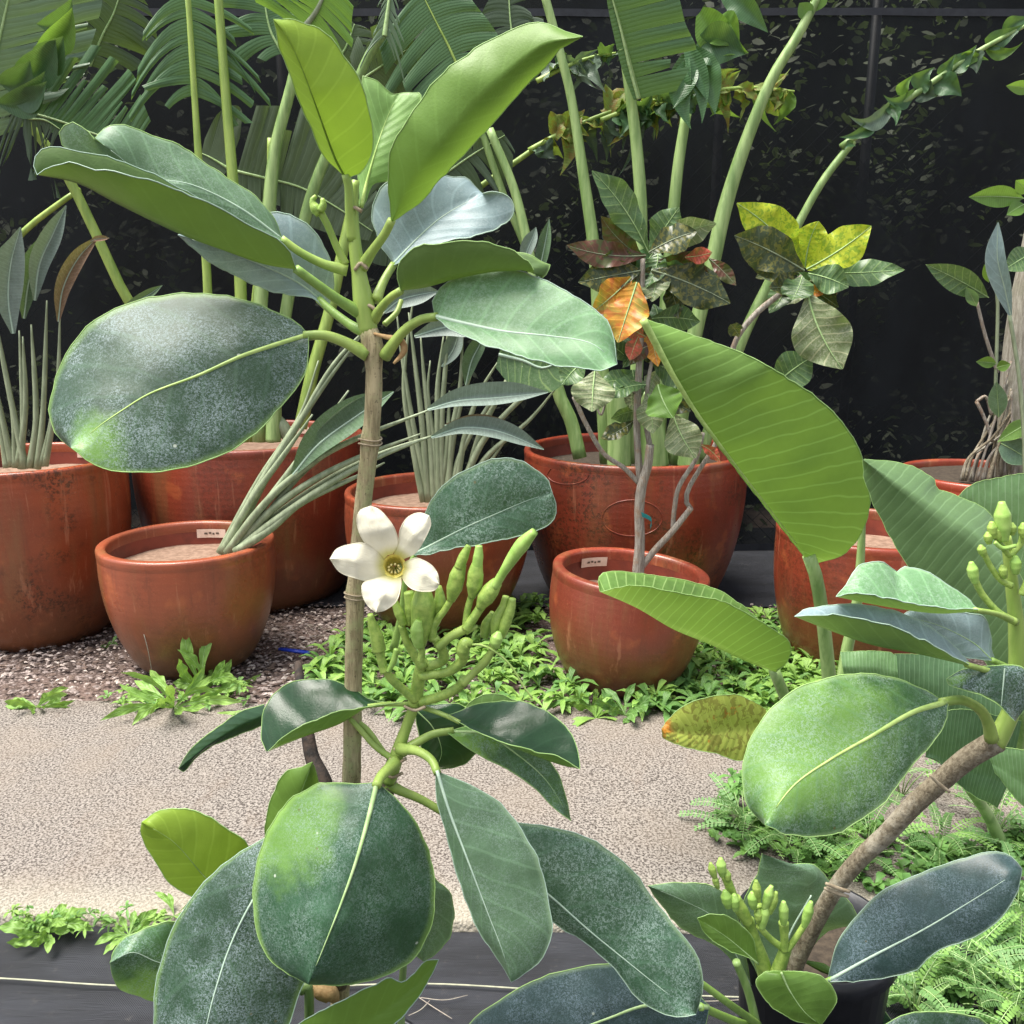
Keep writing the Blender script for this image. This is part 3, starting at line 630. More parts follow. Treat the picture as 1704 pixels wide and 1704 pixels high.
def stalk(parent, pts, d, rpx, mat=None, name='stalk', n=26, seg=10, label=None):
    sc = (sum(d)/len(d) if isinstance(d, (tuple, list)) else d)/F
    b = MB(); rp = rpx if isinstance(rpx, (tuple, list)) else (rpx, rpx*.9)
    b.tube(rowpts(pts, d, n), [r*sc for r in rp], seg); o = b.build(name, mat or MPETG, parent)
    if label: o['label'] = label
    return o

# ================================================================== flowering shrub in front
A = thing('flowering_shrub', 'tall broad-leaved shrub in front with pale trunk, leafy crown and one white flower', 'shrub', (P(566, 1680, 1.02).x, 1.02, 0))
foot = P(566, 1680, 1.02)
tp = [Vector((foot.x+.01, 1.02, .2))]+[P(x, y, d) for x, y, d in ((566, 1680, 1.02), (576, 1500, 1.01), (585, 1290, 1.0), (588, 1130, 1.0), (592, 990, 1.0), (603, 850, 1.0), (616, 735, 1.0), (622, 650, 1.0), (620, 575, 1.0), (612, 545, 1.0))]
def pr(px, d=1.0): return px/F*d
b = MB(); tpn = crom(tp, 90); rad = []
for i, p in enumerate(tpn):
    r = .0135-.0045*(i/89)
    for nd in (5, 7):
        dd = (p-tp[nd]).length; r += .0028*math.exp(-(dd/.007)**2)
    r += .0035*math.exp(-((p-tp[9]).length/.014)**2) + .0006*noise.noise(p*60); rad.append(r)
b.tube(tpn, rad, 20); tr = b.build('trunk', MBARK, A)
b = MB()
for nd in (5, 7):
    for dz in (-.002, .003):
        ring = [tp[nd]+Vector((0, 0, dz))+Vector((math.cos(a)*.0128, math.sin(a)*.0128, .001*math.sin(a*2))) for a in [k*math.pi/12 for k in range(25)]]; b.tube(ring, .0011, 5, cap=False)
b.build('node_ring', MNODE, tr)
stalk(A, '614,555 606,510 598,460 590,400 588,350 590,318 592,300', 1.0, (15, 17, 12, 10, 8, 6), MPETL, 'green_stem', seg=14)
for pts in ('600,520 612,508 628,518', '590,450 600,438 612,448', '578,352 588,345 602,352'):
    stalk(A, pts, .992, (3, 3.5), MNODE, 'leaf_scar', n=8, seg=6)
# crown leaves
leaf(A, [('572,292 540,262 512,200 487,140 467,80 455,32', (1.0, .96, .93)), ('574,294 557,262 527,180 500,108 478,62 455,32', (.985, .94, .92)), ('578,297 604,283 620,245 617,190 600,140 575,95 540,55 500,36 455,32', (.985, .97, .95, .93))],
     LM['lime'], 'under', ribw=.0018, ribmat=LM['lime'], edgemat=MEDGE, pet=('575,290 580,310 582,350 588,400', (.985, 1.0)), petr=.0052, petmat=MPETL, bulge=.05)
leaf(A, [('651,368 647,300 655,240 690,180 740,120 800,75 860,48 905,38 940,52 970,61', (.97, .93, .93, .90)), ('652,368 680,310 735,240 790,175 850,118 905,76 970,61', (.965, .92, .91, .89)), ('653,369 690,345 740,292 800,226 850,171 900,117 935,80 970,61', (.97, .95, .94, .90))],
     LM['mid'], 'under', rib=False, pet=('652,366 640,390 618,420 602,445', (.97, 1.0)), petr=.0052, petmat=MPETL, bulge=.09)
leaf(A, [('598,345 595,280 598,200 603,128 622,131 648,156 664,156', (1.01, 1.04)), ('601,345 614,290 632,230 650,182 664,156', (1.0, 1.04)), ('604,345 622,307 646,300 672,240 695,180 698,158 682,153 664,156', (1.01, 1.04))],
     LM['pale'], 'top', ribw=.003, ribmat=MRIBY, bulge=.06)
leaf(A, [('470,398 455,362 420,325 360,285 300,245 240,218 205,209 175,213 157,232', (1.0, .98, .93)), ('470,399 400,347 320,308 240,292 190,254 157,232', (.985, .95, .91)), ('472,402 400,375 300,330 200,300 130,262 103,237 101,216 122,206 142,214 157,232', (.98, .945, .91, .91))],
     LM['greengray'], 'top', ribmat=MRIBW, ribw=.0022, pet=('468,397 500,420 540,440 578,450', (.985, 1.0)), petr=.005, petmat=MPETL)
leaf(A, [('493,447 475,408 400,366 330,330 250,299 200,290 150,280 115,272 85,276 62,291', (.95, .90, .86, .86)), ('495,449 440,440 370,416 300,390 200,342 130,306 62,291', (.96, .915, .875)), ('494,447 430,395 330,330 240,283 180,262 130,252 88,245 62,256 56,275 62,291', (.975, .95, .90, .87))],
     LM['under'], 'under', rib=False, edgemat=MEDGEB, pet=('492,447 530,475 565,500 602,522', (.955, 1.0)), petr=.0055, bulge=.10)
leaf(A, [('548,508 556,470 548,430 530,395 500,365 470,352 400,362 340,375 296,391', (1.04, 1.02, .98)), ('545,511 500,473 440,443 360,412 296,391', (1.03, .97)), ('540,513 520,496 480,492 420,472 360,442 296,391', (1.02, .98))],
     LM['blue'], 'top', ribmat=MRIBW, edgemat=MEDGEB, ribw=.0025, pet=('530,498 555,520 590,545 610,553', (1.025, 1.0)), petr=.005)
leaf(A, [('513,557 500,542 470,524 420,503 360,491 290,489 230,500 170,525 125,570 95,620 82,668 86,705 100,730 118,745', (1.0, 1.0, .97, .92)), ('513,558 450,577 400,594 330,625 250,655 205,682 168,707 140,730 118,745', (.985, .94, .91, .89)), ('513,560 513,600 496,640 455,690 400,740 330,771 250,787 190,783 150,767 118,745', (.98, .93, .89, .88))],
     LM['bloomy'], 'top', ribmat=MRIBY, edgemat=MEDGE, ribw=.0042, pet=('505,559 540,558 575,570 612,590', (.985, .995)), petr=.0062, petmat=MPETL, bulge=.05)
leaf(A, [('655,439 630,400 619,350 640,306 690,292 740,291 775,298 793,313 803,322', (1.04, 1.06)), ('655,440 700,392 740,358 803,322', (1.03, 1.05)), ('656,441 690,426 740,404 800,390 848,368 858,345 846,325 826,317 803,322', (1.02, 1.03))],
     LM['blue'], 'top', ribmat=MRIBW, edgemat=MEDGEB, ribw=.0028, pet=('655,440 640,465 625,500', (1.03, 1.0)), petr=.005, petmat=MPETL)
leaf(A, [('667,484 661,460 665,436 692,414 740,403 800,402 850,416 880,436 888,449', (.95, .93, .93)), ('668,484 710,478 760,464 820,453 888,449', (.965, .94)), ('668,483 740,440 820,420 870,420 905,437 917,442 903,462 888,449', (.98, .97, .95))],
     LM['under'], 'under', rib=False, edgemat=MEDGE, pet=('667,484 650,495 632,515 622,532', (.96, 1.0)), petr=.0048, petmat=MPETL, bulge=.12)
leaf(A, [('724,526 721,498 745,470 800,452 850,449 900,464 960,495 1005,528 1018,550 1022,575 1027,606', (.97, .97, .93, .9)), ('725,527 780,540 840,552 920,560 985,572 1027,606', (.955, .92, .89)), ('727,530 760,552 830,581 900,600 960,612 1000,616 1027,606', (.95, .9, .88))],
     LM['mint'], 'top', ribmat=MRIBW, edgemat=MEDGEB, ribw=.0035, pet=('728,527 700,532 670,553 640,593', (.957, .995)), petr=.0055, petmat=MPETL, bulge=.06)
leaf(A, [('688,922 708,853 730,815 770,785 820,765 860,765 893,782 910,797 919,820', (1.04, 1.03, 1.0)), ('688,923 770,880 830,853 880,832 919,820', (1.03, 1.0)), ('690,924 750,915 800,905 850,895 895,884 919,866 926,843 919,820', (1.02, .99))],
     LM['bloomy2'], 'top', ribmat=MRIBW, edgemat=MEDGEB, ribw=.0025, pet=('690,922 676,960 668,1020 655,1080', (1.03, 1.03)), petr=.004)
LASTLEAF[0].data.materials[0] = LM['speck']
# side shoots and scars on the crown
stalk(A, '575,440 560,410 545,375 533,352', (1.0, .99), (7, 5.5, 6), MPETL, 'shoot')
stalk(A, '533,356 524,345 520,333 526,326', .99, (8, 9, 5, 3), MBUD, 'shoot_tip', n=10)
stalk(A, '533,352 538,340 536,330', .985, (6, 6, 3), MBUD, 'shoot_tip', n=8)
stalk(A, '622,555 640,560 668,568 672,585 655,605', (.99, .985), (2, 5, 6, 2), MHUSK, 'dry_bract', n=14)
stalk(A, '640,540 660,520 668,500', (1.03, 1.05), (5, 4), MPETL, 'shoot')

# ---- flowering branch
stalk(A, '566,1640 600,1500 635,1360 650,1290 656,1265', (1.0, .99, .98), (14, 12, 13, 14), MBARKB, 'branch', seg=14)
stalk(A, '645,1300 655,1275 664,1245 678,1205 690,1172', .98, (15, 13, 10, 10), MPETL, 'green_stem', seg=14)
for pts in ('640,1285 652,1294 670,1286', '648,1262 660,1270 676,1262', '655,1245 666,1252 680,1244', '672,1175 690,1182 708,1176'):
    stalk(A, pts, .967, (2.5, 3), MNODE, 'leaf_scar', n=8, seg=6)
leaf(A, [('446,1250 485,1217 531,1194 584,1180 625,1174 670,1169', (.93, .94, .975)), ('446,1251 506,1226 565,1205 612,1178 670,1169', (.945, .955, .975)), ('443,1250 434,1225 437,1195 450,1160 480,1137 520,1129 560,1134 590,1147 618,1165 670,1169', (.95, 1.0, 1.0, .975))],
     LM['gloss'], 'under', rib=False, bulge=.05, edgemat=MEDGE)
stalk(A, '612,1175 640,1172 690,1172', (.965, .98), (4, 4.5, 5), MPETL, 'petiole', seg=8)
leaf(A, [('745,1190 765,1203 825,1231 896,1252 935,1262 965,1280', (.955, .93, .92)), ('745,1191 790,1216 840,1238 900,1262 940,1275 965,1280', (.965, .945, .93)), ('745,1190 765,1184 790,1174 830,1167 880,1170 920,1190 950,1220 963,1252 965,1280', (.97, 1.0, .97, .93))],
     LM['gloss'], 'under', rib=False, bulge=.05, edgemat=MEDGE)
stalk(A, '765,1202 735,1188 700,1176', (.955, .98), (4, 4.5, 5), MPETL, 'petiole', seg=8)
leaf(A, [('745,1217 790,1208 850,1225 900,1250 930,1290 942,1330 950,1366', (1.0, .98, .97)), ('745,1218 807,1222 860,1255 910,1300 950,1366', (.985, .965)), ('745,1220 790,1252 850,1283 890,1312 920,1342 950,1366', (.975, .955))],
     LM['bloomy2'], 'top', ribw=.003, ribmat=MRIB, pet=('755,1216 720,1222 690,1238 668,1252', (.985, .975)), petr=.0052, petmat=MPETL, wav=.5)
leaf(A, [('775,1200 768,1184 800,1158 830,1155 900,1190 930,1240', (1.01, 1.03)), ('775,1202 850,1200 930,1240', (1.01, 1.03)), ('775,1204 830,1230 930,1240', (1.01, 1.03))], LM['pale'], 'top', rib=False)
leaf(A, [('690,1178 740,1170 775,1178 798,1205 795,1250 770,1272 725,1281', (1.04, 1.04)), ('690,1180 720,1210 735,1250 725,1281', (1.03, 1.02)), ('690,1182 695,1215 705,1255 725,1281', (1.03, 1.02))], LM['gloss'], 'top', ribw=.0015)
leaf(A, [('627,1302 600,1304 560,1302 530,1304 490,1325 455,1366 432,1420 422,1480 425,1540 443,1590 475,1618 513,1638', (.93, .93, .9, .86)), ('628,1300 612,1365 592,1435 567,1505 542,1568 513,1638', (.93, .875, .84, .83)), ('630,1304 660,1330 690,1365 712,1410 723,1460 724,1500 715,1550 690,1592 650,1620 600,1635 550,1640 513,1638', (.935, .93, .9, .85))],
     LM['speckg'], 'top', ribmat=MRIB, ribw=.0042, pet=('626,1308 634,1292 646,1280 658,1268', (.925, .97)), petr=.0065, petmat=MPETL, bulge=.04, n=44)
leaf(A, [('725,1283 727,1330 745,1400 765,1470 780,1512 797,1550 825,1590 842,1618 851,1634', (.93, .9, .88)), ('727,1282 748,1350 778,1430 812,1520 836,1582 851,1634', (.92, .885, .865)), ('733,1286 780,1305 830,1335 870,1385 900,1445 915,1510 918,1560 900,1600 872,1622 851,1634', (.93, .92, .9, .87))],
     LM['greengray'], 'top', ribmat=MRIBW, ribw=.0026, edgemat=MEDGEB, pet=('728,1287 718,1265 695,1250 664,1246', (.922, .97)), petr=.0055, petmat=MPETL)
leaf(A, [('735,1348 800,1358 870,1370 930,1378 990,1400 1045,1440 1090,1500 1130,1550 1160,1590 1171,1640 1158,1688', (.99, 1.0, 1.0, .97)), ('735,1350 850,1440 917,1492 980,1548 1040,1597 1100,1645 1158,1688', (.98, .97, .95)), ('735,1352 840,1465 915,1532 960,1560 1000,1590 1030,1620 1060,1660 1100,1685 1130,1693 1158,1688', (.985, .98, .94))],
     LM['speck'], 'top', ribmat=MRIBW, ribw=.0036, edgemat=MEDGEB, pet=('738,1352 700,1330 665,1315 643,1303', (.98, .98)), petr=.0055, petmat=MPETL)
LASTLEAF[0].data.materials[0] = LM['speck']
leaf(A, [('560,1345 480,1372 430,1400 380,1432 330,1480 290,1540 268,1600 257,1660 262,1740 300,1830', (.98, .95, .9)), ('560,1350 480,1420 425,1492 385,1570 355,1660 335,1740 300,1830', (.96, .92, .86)), ('562,1352 550,1450 535,1550 503,1640 470,1720 400,1790 300,1830', (.96, .93, .87))],
     LM['navy'], 'top', ribmat=MRIBW, ribw=.0035, edgemat=MEDGEB)
LASTLEAF[0].data.materials[0] = LM['bloomy']
leaf(A, [('420,1520 412,1405 385,1385 350,1361 310,1346 270,1347 236,1368', (1.03, 1.0)), ('415,1530 340,1458 290,1402 236,1368', (1.01, .99)), ('405,1540 320,1492 285,1472 260,1440 242,1405 234,1385 236,1368', (1.02, 1.0))], LM['lime'], 'under', ribw=.0016, ribmat=MPETG)
leaf(A, [('460,1430 442,1388 452,1325 475,1287 500,1276 520,1268', (1.03, 1.0)), ('480,1430 495,1340 520,1268', (1.0, .99)), ('500,1430 530,1360 532,1305 520,1268', (1.03, 1.0))], LM['mid'], 'under', ribw=.001)
leaf(A, [('330,1600 292,1536 240,1545 200,1568 183,1602', (1.04, 1.0)), ('330,1620 260,1600 220,1585 183,1602', (1.02, .98)), ('330,1670 258,1666 220,1655 193,1637 183,1602', (1.03, .99))], LM['greengray'], 'top', ribw=.0016, ribmat=MRIBW)
LASTLEAF[0].data.materials[0] = LM['bloomy2']
leaf(A, [('690,1400 726,1464 746,1481 754,1502 752,1550 736,1577 705,1600', (.98, .98)), ('680,1420 705,1490 705,1600', (.97, .97)), ('660,1440 660,1560 705,1600', (.98, .98))], LM['greengray'], 'top', rib=False)
leaf(A, [('460,1730 500,1700 560,1670 620,1640 648,1626 668,1636 690,1620 710,1599 730,1597', (.93, .90, .93)), ('480,1760 570,1720 640,1680 690,1640 730,1597', (.92, .91, .93)), ('520,1790 620,1730 672,1690 710,1640 730,1597', (.93, .91, .93))], LM['mid'], 'under', rib=False, edgemat=MEDGEB)
leaf(A, [('440,1172 400,1185 370,1205 330,1235 310,1256 297,1279', (1.06, 1.1)), ('440,1190 400,1207 350,1238 318,1262 297,1279', (1.05, 1.09)), ('442,1205 400,1222 350,1243 322,1265 306,1284 297,1279', (1.06, 1.1))], LM['gloss'], 'top', rib=False, wav=.4)
stalk(A, '440,1188 520,1180 600,1205 640,1255', (1.055, 1.0, .99), (4, 4.5, 6), MPETL, 'petiole', seg=8)
stalk(A, '582,1195 600,1215 622,1240 652,1262', (.99, .975), (5, 5, 6), MPETL, 'petiole', seg=8)
stalk(A, '500,1650 512,1640 515,1700 518,1760', (.97, .97), (9, 10), MPETG, 'young_shoot'); stalk(A, '672,1600 668,1660 668,1760', (.98, .98), (7, 8), MPETG, 'young_shoot')
stalk(A, '515,1640 535,1650 552,1655 560,1668', (.985, .985), (5, 16, 18, 6), MHUSK, 'dry_husk', n=16)
# ---- inflorescence
def club(parent, pts, radii, mat, d=.96, name='bud'):
    if mat == MPETG: mat = MBUD
    return stalk(parent, pts, d, radii, mat, name, n=22, seg=12)
INF = A
ped = club(A, '690,1172 694,1150 698,1125 704,1100', (13, 12, 12, 10), MPETG, (.98, .965), 'flower_stalk')
for pts, rd, mt, d in [
    ('692,1165 668,1145 650,1128 640,1112', (9, 8, 8, 7), MPETG, (.975, .96)),
    ('640,1118 634,1095 630,1075', (9, 8, 9), MBUD, .96), ('631,1082 626,1058 620,1040 616,1022', (13, 12, 9, 5), MBUD, (.96, .955)),
    ('700,1168 735,1158 765,1142 772,1128', (9, 9, 9, 8), MPETG, (.975, .95)), ('770,1138 790,1118 808,1100 820,1080', (8, 7, 8, 6), MPETL, .95),
    ('700,1125 745,1118 768,1102 775,1085', (9, 8, 9, 8), MPETG, (.965, .94)),
    ('704,1110 690,1090 678,1070 668,1040', (10, 8, 7, 6), MPETG, (.96, .955)),
    ('710,1110 738,1098 735,1080 722,1060', (9, 9, 9, 8), MPETG, (.965, .95)),
    ('728,1078 752,1058 778,1045', (8, 8, 9), MPETL, .945), ('775,1050 795,1042', (8, 3), MPETL, .943),
    ('720,1065 722,1040 740,1015 752,995', (8, 7, 6, 6), MPETG, .95),
    ('775,1045 778,1015 785,990', (7, 6, 6), MPETG, .945), ('775,1048 800,1010 812,990', (9, 8, 9), MPETG, .94),
    ('818,1080 828,1055 838,1030', (7, 8, 8), MPETL, .95)]:
    club(A, pts, rd, mt, d, 'flower_stalk')
for pts, rd, mt, d in [
    ('798,1012 808,995 822,975 828,968', (7, 15, 15, 10), MBUD, .938), ('822,978 842,945 862,915 878,896 890,884', (8, 8, 11, 13, 7), MBUDL, (.935, .92)),
    ('750,1000 757,975 762,955 768,938', (7, 14, 14, 9), MBUD, .95), ('764,945 772,925 780,908', (9, 9, 5), MBUD, .948),
    ('785,995 790,970 792,950 795,935', (6, 14, 14, 9), MBUD, .943), ('793,945 796,925 797,908', (9, 9, 6), MBUDL, .942),
    ('700,1075 702,1040 704,1005 704,970', (9, 19, 22, 10), MBUD, .95), ('712,1060 725,1030 732,1000 730,975', (6, 10, 12, 5), MBUD, .965),
    ('672,1040 662,1015 656,1000', (7, 9, 6), MBUD, .955), ('680,1040 684,1010 680,985', (7, 12, 9), MBUD, .96),
    ('698,1078 694,1060 694,1045 697,1032', (7, 11, 12, 6), MBUDL, .935), ('700,1100 702,1085 698,1070', (7, 6, 7), MPETG, .94),
    ('772,1095 770,1082 776,1070 786,1072', (7, 12, 12, 7), MBUD, .935),
    ('822,1060 828,1030 838,1010 842,992', (6, 11, 9, 6), MBUD, .948), ('834,1060 842,1035 850,1012 853,996', (7, 10, 9, 6), MBUD, .942),
    ('826,1078 825,1068 828,1058 830,1051', (6, 11, 11, 4), MBUDL, .932), ('806,1060 810,1040 822,1020', (8, 10, 7), MBUD, .955),
    ('646,1118 655,1100 660,1080', (4, 6, 5), MBUDL, .955), ('825,1075 800,1108', (5, 5), MPETL, .95)]:
    club(A, pts, rd, mt, d, 'bud')
club(A, '786,1073 800,1073 825,1085 850,1108 870,1140 886,1162', (2.2, 2, 1.8, 1.8), MRIBY, (.93, .93), 'style')
club(A, '705,980 692,965 678,955 664,946', (11, 9, 10, 14), MRIB, (.95, .93), 'flower_tube')
# the white flower: five petals on a yellow throat
fl = MB(); fc = P(656, 942, .917)
fwv = toward(fc)
rws = []
for k in range(20):
    a = 2*math.pi*k/20; e1 = Vector((1, 0, 0)); e2 = fwv.cross(e1).normalized()
    rws.append([fc+(e1*math.cos(a)+e2*math.sin(a))*r_+fwv*z_ for r_, z_ in ((.0126, -.0006), (.0105, -.002), (.0092, -.008), (.0075, -.018), (.001, -.024))])
fl.grid(rws, 0, closed=True); flower = fl.build('flower', MTHROAT, A); flower['label'] = 'open white five-petalled flower with a yellow throat'
for i in range(9):
    a = i*.7; q = MB(); bb = fc-fwv*.012+Vector((math.cos(a)*.003, 0, math.sin(a)*.003)); tt = fc+fwv*.0+Vector((math.cos(a)*.0062, 0, math.sin(a)*.005-.003))
    q.tube([bb, bb.lerp(tt, .6), tt], [.0006, .0006, .0013], 6); q.build('stamen', MSTAMEN, flower)
def petal(l, mrow, r, dd):
    rows_ = [l, mrow, r]; rw = [rowpts(s, d_, 22) for s, d_ in zip(rows_, dd)]; full = []
    for q in range(22):
        for e_ in (0, 2): rw[e_][q] = rw[1][q]+(rw[e_][q]-rw[1][q])*1.06
    for i in range(2):
        for j in range(6+(i == 1)):
            s = j/6; r2 = []
            for q in range(22):
                p = rw[i][q].lerp(rw[i+1][q], s); w = (rw[i][q]-rw[i+1][q]).length; e = q/21
                r2.append(p+toward(p)*(w*.02*math.sin(math.pi*s)+.0016*noise.noise(p*90)+.0014*noise.noise(p*200)*e))
            full.append(r2)
    b_ = MB(); b_.grid(full, 0, lambda i, j: (i/12, j/21)); b_.tube(full[0], [.0003, .0006, .0005, .0003], 5, cap=False); b_.tube(full[-1], [.0003, .0006, .0005, .0003], 5, cap=False); b_.build('petal', MPETAL, flower)
petal('640,930 622,915 604,895 596,868 600,850 617,842', '645,924 638,900 628,872 617,842', '653,922 661,905 655,880 640,858 630,848 617,842', ((.918, .905, .91), (.918, .898, .905), (.918, .905, .91)))
petal('656,922 663,905 668,880 680,862 698,854 714,858', '664,924 680,905 700,880 714,858', '671,930 690,920 704,900 716,875 716,865 714,858', ((.919, .908, .912), (.918, .9, .907), (.917, .903, .908)))
petal('671,937 690,930 700,932 718,942 728,956 731,972', '673,946 692,951 712,958 731,972', '667,956 676,970 690,980 710,983 724,981 731,972', ((.917, .9, .895), (.917, .895, .888), (.917, .898, .89)))
petal('667,957 666,975 658,1000 640,1015 626,1019', '656,961 643,978 632,1000 626,1019', '645,957 624,964 606,972 605,990 613,1008 626,1019', ((.916, .895, .885), (.915, .888, .88), (.916, .892, .884)))
petal('643,955 615,965 590,960 565,950 549,930', '637,943 610,938 580,930 549,930', '639,932 628,917 605,906 580,908 560,915 549,930', ((.916, .9, .905), (.916, .895, .9), (.918, .905, .908)))

# ================================================================== shrub on the right, in the black nursery pot
Cc = thing('budding_shrub', 'broad-leaved shrub at right with a brown diagonal branch and green bud clusters', 'shrub', (pc.x, 1.22, 0))
stalk(Cc, '1300,1960 1300,1760 1318,1625 1345,1560 1388,1482 1430,1430 1475,1388 1520,1340 1565,1300 1610,1262 1660,1232', (1.22, 1.18, 1.12, 1.05, 1.0), (21, 19, 18, 16.5, 15.5, 15.5, 16, 17, 18), MBARKB, 'branch', n=70, seg=18)
for pts in ('1372,1478 1392,1486 1412,1492', '1374,1470 1394,1478 1414,1484', '1548,1290 1562,1304 1580,1318', '1640,1222 1655,1236 1668,1250'):
    stalk(Cc, pts, .985 if pts[:2] == '15' else 1.0, (3, 4, 3), MNODE, 'leaf_scar', n=8, seg=6)
stalk(Cc, '1400,1670 1430,1645 1465,1632 1490,1620', (1.2, 1.2), (16, 13, 8), MBARKB, 'broken_branch')
stalk(Cc, '1655,1238 1668,1215 1685,1175 1692,1110 1691,1040 1684,975 1676,905 1672,890', (1.0, 1.0), (18, 15, 14, 14, 12, 10, 9), MPETL, 'green_stem', n=40, seg=14)
leaf(Cc, [('1572,1168 1530,1143 1480,1127 1430,1121 1370,1130 1310,1156 1265,1200 1240,1255 1236,1310 1247,1345 1272,1372', (.97, .98, .95, .9)), ('1574,1169 1520,1185 1450,1225 1380,1265 1320,1308 1272,1372', (.955, .92, .875)), ('1578,1172 1570,1212 1540,1250 1510,1285 1480,1325 1440,1360 1400,1384 1350,1393 1305,1387 1272,1372', (.95, .91, .87))],
     LM['speckC'], 'top', ribmat=MRIBY, ribw=.0048, pet=('1566,1169 1600,1165 1630,1180 1645,1205 1650,1230', (.957, .99)), petr=.0062, petmat=MPETL, bulge=.05, n=44)
leaf(Cc, [('1628,1014 1560,1011 1500,1000 1430,988 1391,993', (.93, .90)), ('1628,1017 1560,1021 1470,1009 1391,993', (.945, .91)), ('1626,1012 1612,1000 1590,979 1540,950 1505,941 1492,951 1482,941 1460,935 1432,940 1412,966 1391,993', (.96, .98, .93))],
     LM['mint'], 'under', rib=False, edgemat=MEDGEB, pet=('1622,1015 1660,1022 1690,1035', (.945, .99)), petr=.0035, petmat=MPETL)
leaf(Cc, [('1612,1105 1550,1072 1500,1050 1440,1031 1380,1023 1322,1026', (.92, .88)), ('1612,1108 1530,1089 1450,1073 1380,1049 1322,1026', (.94, .90)), ('1614,1104 1592,1078 1550,1045 1500,1020 1450,1009 1400,1005 1345,1012 1322,1026', (.965, .92))],
     LM['blue'], 'under', rib=False, edgemat=MEDGEB, pet=('1608,1106 1650,1118 1686,1128', (.94, .985)), petr=.004, petmat=MPETL)
leaf(Cc, [('1655,1098 1640,1031 1600,1018 1530,1012 1498,1025', (1.0, .98)), ('1650,1098 1620,1070 1560,1040 1498,1025', (.99, .975)), ('1655,1100 1600,1092 1550,1070 1498,1025', (.99, .97))], LM['blue'], 'top', ribw=.001, edgemat=MEDGEB, pet=('1650,1098 1675,1110 1690,1120', (.99, 1.0)), petr=.004)
leaf(Cc, [('1690,1200 1720,1150 1704,1112 1650,1108 1600,1115 1575,1130', (.96, .97)), ('1690,1200 1672,1120 1575,1130', (.95, .96)), ('1688,1200 1665,1176 1650,1166 1620,1152 1580,1141 1575,1130', (.94, .95))], LM['bloomy'], 'top', rib=False, wav=.5)
simple(Cc, P(1672, 1112, .94), P(1666, 1175, .935), .0, LM['bloomy'], rib=True, ribr=.001, ribmat=MRIBW, name='vein')
leaf(Cc, [('1378,1628 1392,1570 1430,1520 1480,1475 1540,1450 1600,1430 1650,1418 1682,1424 1701,1446', (1.07, 1.08, 1.05)), ('1379,1632 1450,1592 1540,1545 1620,1497 1701,1446', (1.05, 1.02)), ('1382,1634 1450,1631 1520,1614 1562,1581 1620,1560 1670,1522 1694,1482 1701,1446', (1.045, 1.0))],
     LM['navy'], 'top', ribmat=MRIBW, ribw=.0032, edgemat=MEDGEB, pet=('1385,1630 1350,1645 1300,1670', (1.05, 1.1)), petr=.005)
leaf(Cc, [('1300,1616 1275,1617 1260,1630 1265,1652 1290,1680 1330,1700 1366,1706', (1.0, .99)), ('1300,1618 1315,1650 1340,1685 1366,1706', (.985, .98)), ('1302,1616 1348,1619 1378,1632 1392,1657 1384,1682 1366,1706', (1.0, .99))], LM['bloomy2'], 'top', ribw=.0018)
LASTLEAF[0].data.materials[0] = LM['mid']; 
leaf(Cc, [('1262,1602 1250,1560 1220,1530 1185,1521 1160,1528', (1.05, 1.03)), ('1262,1604 1210,1560 1160,1528', (1.04, 1.03)), ('1262,1606 1245,1593 1205,1578 1172,1551 1160,1528', (1.04, 1.02))], LM['mid'], 'top', ribw=.0012)
leaf(Cc, [('1270,1640 1235,1560 1238,1500 1262,1450 1268,1420', (1.16, 1.14)), ('1290,1640 1310,1540 1340,1480 1350,1455 1268,1420', (1.14, 1.13)), ('1310,1640 1370,1555 1425,1535 1422,1512 1385,1472 1352,1438 1300,1440 1268,1420', (1.16, 1.14))], LM['greengray'], 'top', rib=False)
stalk(Cc, '1292,1640 1312,1560 1350,1490', (1.13, 1.12), (2.5, 2, 1.5), MRIBW, 'vein', seg=6)
leaf(Cc, [('1250,1640 1225,1520 1190,1476 1130,1469 1078,1474', (1.2, 1.18)), ('1250,1640 1190,1530 1140,1500 1078,1474', (1.19, 1.17)), ('1245,1640 1200,1580 1130,1540 1078,1474', (1.2, 1.18))], LM['greengray'], 'top', ribw=.0014, ribmat=MRIBW)
leaf(Cc, [('1180,1674 1130,1625 1080,1607 1020,1604 940,1615 860,1646 780,1704 730,1770', (1.03, 1.05, 1.0)), ('1180,1676 1080,1672 1010,1695 900,1735 730,1770', (1.02, 1.0)), ('1180,1678 1165,1740 1100,1810 900,1830 730,1770', (1.02, .98))],
     LM['navy'], 'top', ribmat=MRIB, ribw=.004, edgemat=MEDGE, pet=('1165,1675 1200,1690 1260,1715', (1.02, 1.12)), petr=.0062)
stalk(Cc, '1150,1625 1172,1640 1210,1668 1262,1705', (1.0, 1.03, 1.12), (6, 7, 8), MPET, 'petiole')
stalk(Cc, '1225,1600 1245,1650 1262,1720', (1.12, 1.13), (8, 9), MPETG, 'petiole')
leaf(Cc, [('1700,1760 1640,1700 1560,1683 1500,1690 1465,1710', (.95, .93)), ('1700,1780 1580,1730 1465,1710', (.94, .92)), ('1680,1800 1560,1780 1465,1710', (.94, .92))], LM['bloomy'], 'top', rib=False)
leaf(Cc, [('1390,1640 1430,1645 1470,1680 1500,1720', (1.2, 1.2)), ('1390,1645 1430,1680 1500,1720', (1.19, 1.2)), ('1392,1650 1420,1720 1500,1720', (1.19, 1.2))], LM['gloss'], 'top', rib=False)
stalk(Cc, '1340,1600 1372,1612 1395,1625', (1.15, 1.15), (3, 9, 5), LM['mid'], 'young_leaf')
